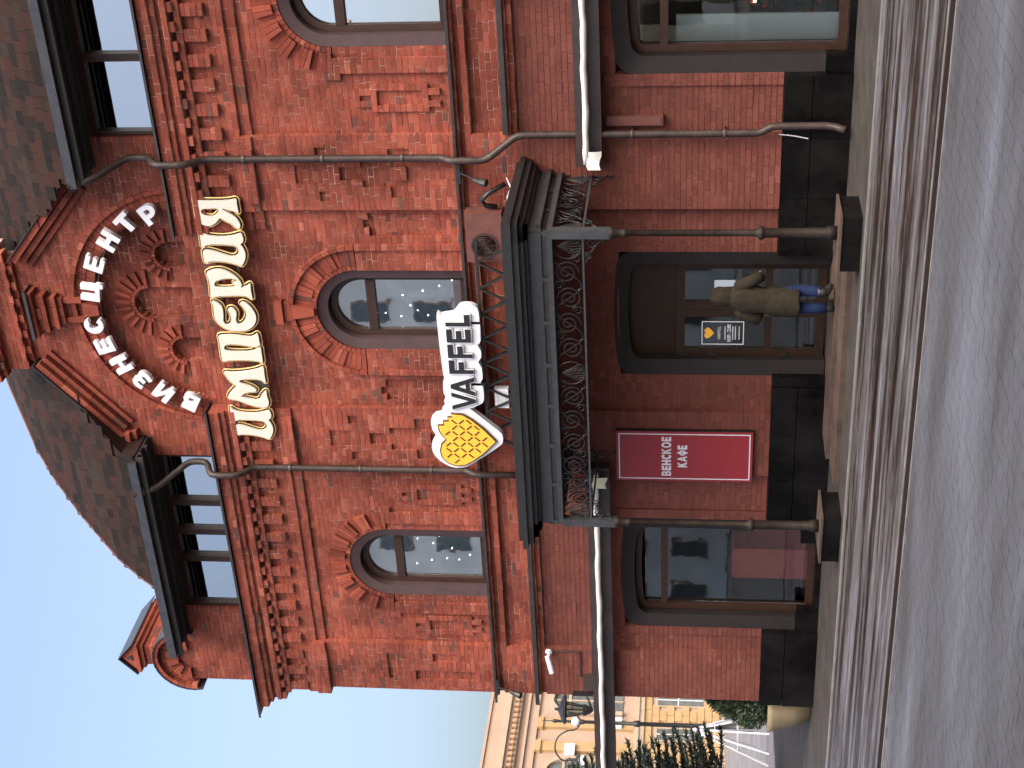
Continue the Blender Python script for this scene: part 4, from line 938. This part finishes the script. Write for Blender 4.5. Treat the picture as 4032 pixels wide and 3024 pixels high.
def g_plaza(n,b):
    f=noise(n,pos(n,(.16,.62,1)),1.3,6,.62); f2=noise(n,pos(n),16,5,.75); f3=noise(n,pos(n),90,3,.6)
    at=N(n,'ShaderNodeAttribute',attribute_name='tint')
    col=ramp(n,f,[(.36,(.026,.0265,.031)),(.48,(.042,.0455,.056)),(.56,(.052,.057,.072)),(.68,(.078,.087,.112))])
    col=mixc(n,col,ramp(n,f2,[(.3,(.80,.78,.77)),(.68,(1.12,1.12,1.13))]),1,'MULTIPLY'); col=mixc(n,col,ramp(n,f3,[(.30,(.55,.53,.52)),(.46,(.98,.98,.98)),(.7,(1.12,1.12,1.12))]),.85,'MULTIPLY')
    col=mixc(n,col,ramp(n,at.outputs['Fac'],[(0,(.955,.95,.95)),(1,(1.04,1.04,1.04))]),.9,'MULTIPLY')
    n.links.new(col,b.inputs['Base Color']); b.inputs['Roughness'].default_value=.75; bump(n,b,f3,.006,.6)
M_road=groundmat('icy_wet_street',g_road); M_plaza=groundmat('frosted_pavers',g_plaza)
M_joint=pmat('paver_joint',(.007,.0068,.0075),.95,.4,1.6,c2=(.05,.052,.06)); M_asph=pmat('asphalt',(.13,.127,.135),.8,.3,.6)
M_pave=pmat('grey_brown_pavement',(.034,.030,.028),.8,.35,2.2,bmp=.004,spec=.2); M_kerb=pmat('granite_kerb',(.10,.10,.104),.7,.3,5); M_drain=pmat('rusty_dark_drain',(.013,.009,.008),.9,.5,14,bmp=.004,spec=.05)
def sheetg(name,x0,x1,y0,y1,z_,mat):
    m=MB(); m.v=[(x0,y0,z_),(x1,y0,z_),(x1,y1,z_),(x0,y1,z_)]; m.f=[(0,1,2,3)]; m.t=[0]; return tag(m.build(name,mat),kind='structure')
sheetg('ground',-500,500,-500,500,.045,M_asph)
PV=sheetg('pavement',-16,14,-2.45,13,GZ-.01,M_pave)
for i in range(22):
    x0=-15+1.3*i; b=MB(); b.box(x0+.003,x0+1.297,-2.61,-2.452,.0,GZ-.004); b.build('kerb_stone',M_kerb,PV)
# flagstones of the pavement
rr=random.Random(9)
RD=sheetg('road',-60,30,-6.85,-2.612,GZ-.022,M_road)
DR=sheetg('drain_channel',-60,30,-7.20,-6.90,GZ-.025,M_drain)
for i in range(70):
    x0=-12+.35*i; b=MB(); b.box(x0+.004,x0+.346,-7.18,-6.92,.03,GZ-.016); b.build('drain_grate',M_drain,DR)
for y0,y1 in ((-6.90,-6.85),(-7.25,-7.20)):
    for i in range(24): x0=-12+1.0*i; b=MB(); b.box(x0+.003,x0+.997,y0+.001,y1-.001,.02,GZ-.010); b.build('drain_edge_stone',M_kerb,DR)
PL=sheetg('plaza',-60,30,-40,-7.255,GZ-.020,M_joint)
pv=[]
x=-4.5; ci=0
while x<10.5:
    y=-7.26-(ci%2)*.1
    while y>-13.6:
        L=.20; c=Vector((x+.05,y-.1,GZ)); dpt=(c-CAMP).dot(AX); px=2016-6060*(c-CAMP).dot(UP)/dpt; py=1512-6060*(c-CAMP).dot(RT)/dpt
        pv.append((1/dpt if (20<px<4015 and 20<py<3005) else 0,x,y)); y-=L
    x+=.152; ci+=1
pv.sort(key=lambda q:-q[0]); rs=MB(); shared=[]
for k in range(8):
    m=MB(); dz=rr.uniform(-.0012,.0012); m.box(-.0725,.0725,-.0965,.0965,-.05,dz,rr.uniform(.05,1)); shared.append((m.mesh('paving_stone'),dz)); shared[-1][0].materials.append(M_plaza)
for i,(d_,x,y) in enumerate(pv):
    if i<300:
        o=bpy.data.objects.new('paving_stone',rr.choice(shared)[0]); COL.objects.link(o); o.parent=PL; o.location=(x+.076,y-.1,GZ-.014)
    else:
        dz=rr.uniform(-.0012,.0012); rs.box(x+.0035,x+.1485,y-.1965,y-.0035,GZ-.06,GZ-.014+dz,rr.uniform(.05,1))
rs.build('paving_stones',M_plaza,PL,kind='stuff')
# ================================================================ person at the door
PX,PY,PZ=.56,-.72,.205
PE=None
def skin(verts,edges,root=0,sub=2):
    me=bpy.data.meshes.new('p'); me.from_pydata([v_[:3] for v_ in verts],edges,[]); o=bpy.data.objects.new('p',me); COL.objects.link(o)
    o.modifiers.new('s','SKIN')
    for i,v_ in enumerate(verts):
        s_=me.skin_vertices[0].data[i]; s_.radius=(v_[3],v_[4] if len(v_)>4 else v_[3]); s_.use_root=(i==root)
    md=o.modifiers.new('u','SUBSURF'); md.levels=sub; md.render_levels=sub
    bpy.context.view_layer.update(); r_=bpy.data.meshes.new_from_object(o.evaluated_get(bpy.context.evaluated_depsgraph_get())); bpy.data.objects.remove(o); return r_
V=[(.0,0,.77,.13,.11),(.01,.01,1.02,.12,.10),(.02,.02,1.24,.14,.10),(.03,.04,1.37,.05),(.03,.06,1.46,.075,.085),(.03,.07,1.56,.065,.075)]
Eg=[(0,1),(1,2),(2,3),(3,4),(4,5)]
def chain(start,pts):
    p_=start
    for q in pts: V.append(q); Eg.append((p_,len(V)-1)); p_=len(V)-1
    return p_
for s in (-1,1):
    wr=chain(2,[(s*.17+.02,.02,1.29,.05),(s*.30+.02,.0,1.04,.042),(s*.20+.02,.24,.98,.03),(s*.18+.02,.30,.98,.026,.032)])
    for f_ in range(4):
        x=s*(.215-.022*f_)+.02; L=(.07,.085,.08,.06)[f_]; chain(wr,[(x,.345,.99,.009),(x,.345+L*.6,.985,.008),(x,.345+L,.965,.007)])
    chain(wr,[(s*.145+.02,.31,.99,.009),(s*.125+.02,.34,.985,.008)])
chain(0,[(-.09,0,.70,.085),(-.10,-.03,.40,.06),(-.09,-.05,.10,.04),(-.08,.03,.045,.035),(-.08,.11,.03,.03)])
chain(0,[(.09,.02,.70,.085),(.13,.06,.42,.06),(.17,-.08,.17,.04),(.175,-.03,.10,.035),(.18,.05,.055,.03)])
me=skin(V,Eg); 
PE=link('person',me,pmat('skin',(.45,.28,.21),.6,.08,9),None,True); PE.location=(PX,PY,PZ); tag(PE,'person in long olive hooded coat and blue jeans entering the brown door','person')
def part(name,m,mat,smooth=True):
    o=bpy.data.objects.new(name,m.mesh(name) if isinstance(m,MB) else m); COL.objects.link(o); o.data.materials.clear(); o.data.materials.append(mat); o.parent=PE
    for p_ in o.data.polygons: p_.use_smooth=smooth
    return o
rr=random.Random(3)
def loft(m,secs,n=28,wr=.012,close=True):
    b0=len(m.v)
    for i,(z_,cx,cy,rx,ry) in enumerate(secs):
        for k in range(n):
            a_=2*PI*k/n; w_=1+wr/rx*(math.sin(3*a_+i*1.7)+.7*math.sin(7*a_-i*2.3)+.6*math.sin(i*2.9))*.6
            m.v.append((cx+rx*w_*math.cos(a_),cy+ry*w_*math.sin(a_),z_+.006*math.sin(5*a_+i)))
    for i in range(len(secs)-1):
        for k in range(n):
            l=(k+1)%n; m.f.append((b0+i*n+k,b0+i*n+l,b0+(i+1)*n+l,b0+(i+1)*n+k)); m.t.append(0)
    if close: m.f.append(tuple(b0+(len(secs)-1)*n+k for k in range(n))); m.t.append(0); m.f.append(tuple(b0+k for k in range(n-1,-1,-1))); m.t.append(0)
c=MB(); S=[(.47,-.03,-.01,.19,.16),(.49,-.03,-.01,.20,.165),(.58,-.03,0,.198,.165),(.67,-.02,0,.205,.165),(.76,-.02,.0,.195,.16),(.86,-.01,.01,.20,.16),(.95,.0,.01,.185,.15),(1.03,.01,.01,.195,.155),(1.12,.01,.02,.205,.155),(1.21,.02,.02,.215,.155),(1.29,.02,.02,.20,.145),(1.36,.03,.03,.14,.12),(1.40,.03,.04,.11,.11)]
loft(c,S)
for s in (-1,1): c.tube([(s*.15+.02,.02,1.29),(s*.22+.02,.01,1.20),(s*.27+.02,.0,1.11),(s*.315+.02,.0,1.03),(s*.285+.02,.08,1.0),(s*.24+.02,.16,.985),(s*.20+.02,.23,.98)],[.085,.088,.078,.082,.075,.07,.055],14)
M_coat=pmat('olive_brown_coat',(.021,.017,.011),.9,.3,16,bmp=.006,spec=.2)
part('coat',c,M_coat)
h=MB(); loft(h,[(1.34,.03,.05,.13,.12),(1.40,.03,.05,.135,.13),(1.47,.03,.05,.135,.14),(1.54,.03,.055,.13,.135),(1.60,.03,.06,.105,.11),(1.645,.03,.07,.06,.07),(1.655,.03,.07,.02,.02)],22,.006); part('hood',h,M_coat)
M_jean=pmat('blue_jeans',(.006,.013,.045),.9,.25,30,spec=.2)
j=MB(); j.tube([(-.08,0,.70),(-.09,-.01,.55),(-.10,-.03,.40),(-.095,-.04,.25),(-.09,-.05,.10)],[.10,.095,.08,.072,.07],14); part('trouser_leg',j,M_jean)
j=MB(); j.tube([(.07,.02,.70),(.10,.05,.55),(.13,.06,.42),(.15,-.01,.29),(.17,-.08,.17)],[.10,.095,.08,.072,.07],14); part('trouser_leg',j,M_jean)
for p_ in ([(-.09,-.075,.02),(-.09,-.06,.035),(-.085,.02,.04),(-.08,.10,.03),(-.08,.155,.025)],[(.17,-.12,.12),(.17,-.09,.12),(.175,-.02,.10),(.18,.06,.06),(.18,.11,.04)]):
    b=MB(); b.tube(p_,[.03,.048,.05,.045,.02],12); q=p_[1]; b.tube([(q[0],q[1]+.01,q[2]-.01),(q[0],q[1]+.01,q[2]+.12)],[.052,.058],12); part('boot',b,pmat('dark_boot',(.02,.018,.018),.5,.3,12))
# ================================================================ street corner: planter, shrub, light cone, lamp, spruce, stall
b=MB(); b.lathe([(.30,0),(.34,.02),(.46,.30),(.53,.62),(.55,.70),(.50,.72),(.48,.66),(.02,.64)],(-7.62,.45,GZ-.01),28); tag(b.build('flower_planter',pmat('beige_concrete',(.19,.155,.095),.8,.12,9,bmp=.002),smooth=True),'round beige concrete planter beside the granite corner','planter')
rr=random.Random(21)
EV=empty('evergreen_shrub',(-7.62,.45,.73),'dark conical evergreen shrub growing in the beige planter','shrub')
m=MB()
def ev():
    h=rr.random(); R_=(.50*math.sin(PI*min(1,.25+h*.75))**.7*(1-.25*h))*rr.random()**.35; a_=rr.random()*2*PI; return (-7.62+R_*math.cos(a_),.45+R_*math.sin(a_),.75+1.0*h),(math.cos(a_)*.5,math.sin(a_)*.5,.5)
leafquads(m,5200,ev,.10,rr); m.build('crown',M_thuja,EV); m=MB(); m.tube([(-7.62,.45,.7),(-7.62,.45,1.55)],[.04,.015],7)
for k in range(9): a_=k*2.4; m.tube([(-7.62,.45,.8+.07*k),(-7.62+.3*math.cos(a_),.45+.3*math.sin(a_),.95+.08*k)],[.015,.005],5)
m.build('trunk',M_wood,EV)
CN=empty('light_cone',(-18.4,10.7,.045),'white metal rod cone for festive lights standing on the street','light cone')
ap=(-18.06,10.64,2.0)
for k in range(9):
    a_=2*PI*k/9; b=MB(); b.tube([(ap[0],ap[1],ap[2]),(-18.3+.75*math.cos(a_),10.7+.75*math.sin(a_),.045)],.026,5); b.build('rod',M_white,CN)
b=MB()
for q in (.3,.6): b.tube([(ap[0]-.24*q+.75*q*math.cos(a_),ap[1]+.06*q+.75*q*math.sin(a_),2.0-1.955*q) for a_ in [2*PI*k/18 for k in range(18)]],.012,4,closed=True)
b.build('hoop',M_white,CN)
LM=empty('street_lamp',(-25.0,18.3,.045),'black cast iron street lamp with curled arms and white globes','street lamp')
lx,ly=-24.9,18.0
b=MB(); b.lathe([(.20,0),(.20,.3),(.13,.4),(.11,1.2),(.13,1.25),(.08,1.4),(.07,3.6),(.11,3.65),(.11,3.75),(.065,3.85),(.055,5.4),(.09,5.5),(.05,5.6),(.045,6.3),(.07,6.4),(.02,6.5),(.015,6.8)],(lx,ly,.045),12); b.build('pole',M_black,LM,smooth=True)
# arms spread across the view
tx,ty=RT.x,RT.y; L_=math.hypot(tx,ty); tx/=L_; ty/=L_
for s in (-1,1):
    pth=[(0,5.55),(.25,5.75),(.32,6.05),(.55,6.35),(.95,6.42),(1.25,6.22),(1.28,6.0),(1.15,5.95),(1.12,6.06)]
    b=MB(); b.tube([(lx+s*u*tx,ly+s*u*ty,z_) for u,z_ in cat(pth,4)[:-8]],.028,6); b.build('arm',M_black,LM,smooth=True)
    gx,gy=lx+s*1.25*tx,ly+s*1.25*ty
    b=MB(); b.lathe([(.03,.45),(.05,.30),(.05,.15),(.20,.03),(.21,0),(.03,.0)],(gx,gy,5.62),12); b.build('lamp_shade',M_black,LM)
    b=MB(); b.sph((gx,gy,5.50),.17,12); b.build('globe',pmat('white_globe',(.8,.8,.8),.3,.03,5),LM,smooth=True)
b=MB(); b.sph((lx,ly,5.75),.15,10); b.build('globe',M_white,LM,smooth=True)
SPc=Vector((-14.0,4.6,.045)); SP=empty('spruce_tree',SPc,'small dark spruce growing beside the festive stall','tree')
rr=random.Random(33); m=MB(); tk=MB(); tk.tube([SPc,SPc+Vector((.03,.02,2.2)),SPc+Vector((0,0,4.7))],[.10,.06,.012],8)
for i in range(34):
    h=.30+.69*i/34; z_=4.7*h; R_=1.55*(1.15-h)**.9+.06; nb=8 if h<.7 else 6
    for k in range(nb):
        a_=2*PI*(k+rr.random()*.6)/nb+i*1.1; L=R_*rr.uniform(.75,1.15); d=Vector((math.cos(a_),math.sin(a_),rr.uniform(-.18,.12))); p0=SPc+Vector((0,0,z_))
        tip=p0+d*L+Vector((0,0,.10*L)); tk.tube([p0,p0+d*L*.5,tip],[.018,.011,.004],4)
        for _ in range(int(30+75*L)):
            u=rr.random()**.7; c=p0.lerp(tip,u)+Vector((0,0,-.05*math.sin(u*PI))); dv=(d*.8+Vector((rr.gauss(0,.5),rr.gauss(0,.5),rr.gauss(.15,.4)))).normalized(); s=dv.cross(Vector((rr.random()-.5,rr.random()-.5,rr.random()-.5))).normalized(); LL=rr.uniform(.08,.17); W_=.022; kk=len(m.v)
            m.v+=[tuple(c-s*W_),tuple(c+dv*LL),tuple(c+s*W_)]; m.f.append((kk,kk+1,kk+2)); m.t.append(rr.uniform(.05,1))
m.build('crown',M_needle,SP); tk.build('trunk',M_wood,SP)
KS=empty('wooden_stall',(-18.1,7.8,.045),'low brown wooden stall with orange trim behind the spruce','stall')
k0=Vector((-18.9,7.2,.045))
def kb(x0,x1,y0,y1,z0,z1,name,mat): b=MB(); b.box(k0.x+x0,k0.x+x1,k0.y+y0,k0.y+y1,k0.z+z0,k0.z+z1); return b.build(name,mat,KS)
M_or=pmat('orange_brown_trim',(.24,.10,.035),.6,.2,6)
kb(0,1.6,0,1.2,0,1.5,'body',pmat('dark_stall_wood',(.05,.035,.026),.7,.3,8)); kb(-.08,1.68,-.08,1.28,1.5,1.57,'roof',M_or)
for x in (-.03,.78,1.55): kb(x,x+.08,-.035,-.001,0,1.5,'post',M_or)
for z_ in (.1,.75): kb(.06,1.54,-.03,-.002,z_,z_+.06,'board',M_or)
# ================================================================ pale building across the side street
FB=empty('pale_classical_building',(-54,46,.045),'peach and yellow classical building with pilasters and heavy cornice','building')
M_peach=pmat('peach_stucco',(.31,.225,.17),.9,.08,.8); M_yel=pmat('ochre_stucco',(.32,.215,.105),.9,.1,.9); M_trim=pmat('pale_stone_trim',(.31,.24,.18),.9,.1,1.5); M_fglass=pmat('far_window_glass',(.10,.11,.11),.15,.3,2,spec=.6)
BX=-53.5; Y0,Y1=30,60
b=MB(); b.box(BX-10,BX,Y0,Y1,.045,12.0); b.build('wall',M_peach,FB)
b=MB(); b.box(BX-10,BX+.22,Y0-.2,Y1,12.0,12.4); b.box(BX-10,BX+.6,Y0-.6,Y1,12.6,13.0); b.box(BX-10,BX+.4,Y0-.4,Y1,12.4,12.6); b.build('cornice',M_trim,FB)
b=MB(); b.box(BX-10,BX+.1,Y0,Y1,13.0,13.8); b.box(BX-10,BX+.2,Y0,Y1,13.8,13.95); b.build('parapet',M_peach,FB)
b=MB(); b.box(BX+.001,BX+.15,Y0,Y1,10.95,11.5); b.box(BX+.001,BX+.3,Y0,Y1,11.5,11.65); b.build('frieze',M_peach,FB)
b=MB(); y=Y0
while y<Y1: b.box(BX+.22,BX+.5,y,y+.22,12.16,12.39); y+=.45
b.build('dentils',pmat('brown_dentil',(.36,.22,.13),.9,.1,2),FB,kind='stuff')  # dentils in a browner tone than the cornice trim
b=MB(); b.box(BX+.001,BX+.28,Y0,Y1,5.0,5.3); b.box(BX+.001,BX+.2,Y0,Y1,4.7,5.0); b.build('string_course',M_trim,FB)
b=MB(); z_=.3; r_=0
while z_<4.6:
    y=Y0+(r_%2)*.45
    while y<Y1:
        inw=any(abs(y+.44-(35.7+2.9*k))<.78 for k in range(9)) and (1.0<z_<4.2)
        if not inw: b.box(BX+.001,BX+.09+rr.uniform(0,.03),y+.015,y+.885,z_+.015,z_+.425)
        y+=.9
    z_+=.44; r_+=1
b.build('rustication',M_yel,FB,kind='stuff')
for k in range(9):
    yc=35.7+2.9*k; w_=MB(); w_.box(BX+.02,BX+.10,yc-.55,yc+.55,1.1,4.1); W1=w_.build('window',M_trim,FB); w_=MB(); w_.box(BX+.101,BX+.12,yc-.45,yc+.45,1.25,3.95); w_.build('pane',M_fglass,W1)
    w_=MB(); w_.box(BX+.121,BX+.135,yc-.03,yc+.03,1.25,3.95); w_.box(BX+.1212,BX+.1348,yc-.45,yc+.45,2.7,2.76); w_.build('mullion',M_white,W1)
for k in range(5):
    yc=37.9+6*k
    w_=MB()
    n=16; ou=[(yc-1.25,6.0)]+[(yc-1.25*math.cos(PI*i/n),9.2+1.25*math.sin(PI*i/n)) for i in range(n+1)]+[(yc+1.25,6.0)]; inn=[(yc-.95,6.0)]+[(yc-.95*math.cos(PI*i/n),9.2+.95*math.sin(PI*i/n)) for i in range(n+1)]+[(yc+.95,6.0)]
    w_.ring(ou,inn,0,1); w_.v=[(BX+.25-q[1]*.24,q[0],q[2]) for q in w_.v]; W1=w_.build('arched_window',M_trim,FB)
    g=MB(); g.prism(inn,0,1); g.v=[(BX+.06-q[1]*.05,q[0],q[2]) for q in g.v]; g.build('pane',M_fglass,W1)
    w_=MB(); w_.box(BX+.061,BX+.13,yc-.05,yc+.05,6,10.1); w_.box(BX+.0612,BX+.128,yc-.95,yc+.95,9.1,9.25); w_.box(BX+.0612,BX+.128,yc-.95,yc+.95,7.5,7.6); w_.build('mullion',M_trim,W1)
    for dy_ in (-2.05,2.05):
        p_=MB(); p_.box(BX+.001,BX+.22,yc+dy_-.36,yc+dy_+.36,5.55,10.6); p_.box(BX+.001,BX+.30,yc+dy_-.45,yc+dy_+.45,5.3,5.55); p_.box(BX+.001,BX+.32,yc+dy_-.46,yc+dy_+.46,10.6,10.8); p_.box(BX+.001,BX+.26,yc+dy_-.40,yc+dy_+.40,10.8,10.94); p_.build('pilaster',M_yel,FB)
for yc,z_ in ((45.2,8.6),(47.5,6.0)):
    a_=MB(); a_.box(BX+.002,BX+.4,yc,yc+.8,z_,z_+.6); a_.build('air_conditioner_box',M_white,FB)
# ================================================================ houses across the square, seen in the window panes
def block(name,label,x0,x1,y0,y1,h,mat,nf,step):
    B_=empty(name,((x0+x1)/2,y1,.045),label,'building')
    b=MB(); b.box(x0,x1,y0,y1,.045,h); b.build('wall',mat,B_)
    b=MB(); b.box(x0-.4,x1+.4,y0-.4,y1+.4,h,h+.5); b.build('cornice',M_trim,B_)
    for f_ in range(nf):
        x=x0+1.2
        while x<x1-1.2:
            z_=1.2+f_*(h-1)/nf; w_=MB(); w_.box(x,x+1.2,y1+.001,y1+.08,z_,z_+2.0); W1=w_.build('window',M_trim,B_); w_=MB(); w_.box(x+.1,x+1.1,y1+.081,y1+.1,z_+.1,z_+1.9); w_.build('pane',M_fglass,W1); x+=step
block('grey_stucco_house','grey stucco house facing the brick facade across the square',-62,-16,-62,-50,21.0,pmat('grey_stucco',(.78,.76,.69),.9,.15,.5),6,3.0)
block('ochre_stucco_house','low ochre stucco house facing the brick facade across the square',-13,24,-66,-56,8.5,pmat('dull_ochre_stucco',(.40,.31,.2),.9,.15,.5),2,3.2)
BT=empty('bare_tree',(-5,-44,.045),'tall bare winter tree across the square','tree')
rr=random.Random(8); m=MB()
def grow(p_,d,L,r_,k):
    q=p_+d*L; m.tube([p_,q],[r_,r_*.72],5,cap=False)
    if k>0:
        for _ in range(3 if k>1 else 4): grow(q,(d+Vector((rr.gauss(0,.45),rr.gauss(0,.45),rr.gauss(.12,.25)))).normalized(),L*rr.uniform(.62,.85),r_*.62,k-1)
grow(Vector((-5,-44,.045)),Vector((0,0,1)),3.6,.26,5); m.build('trunk',M_wood,BT)
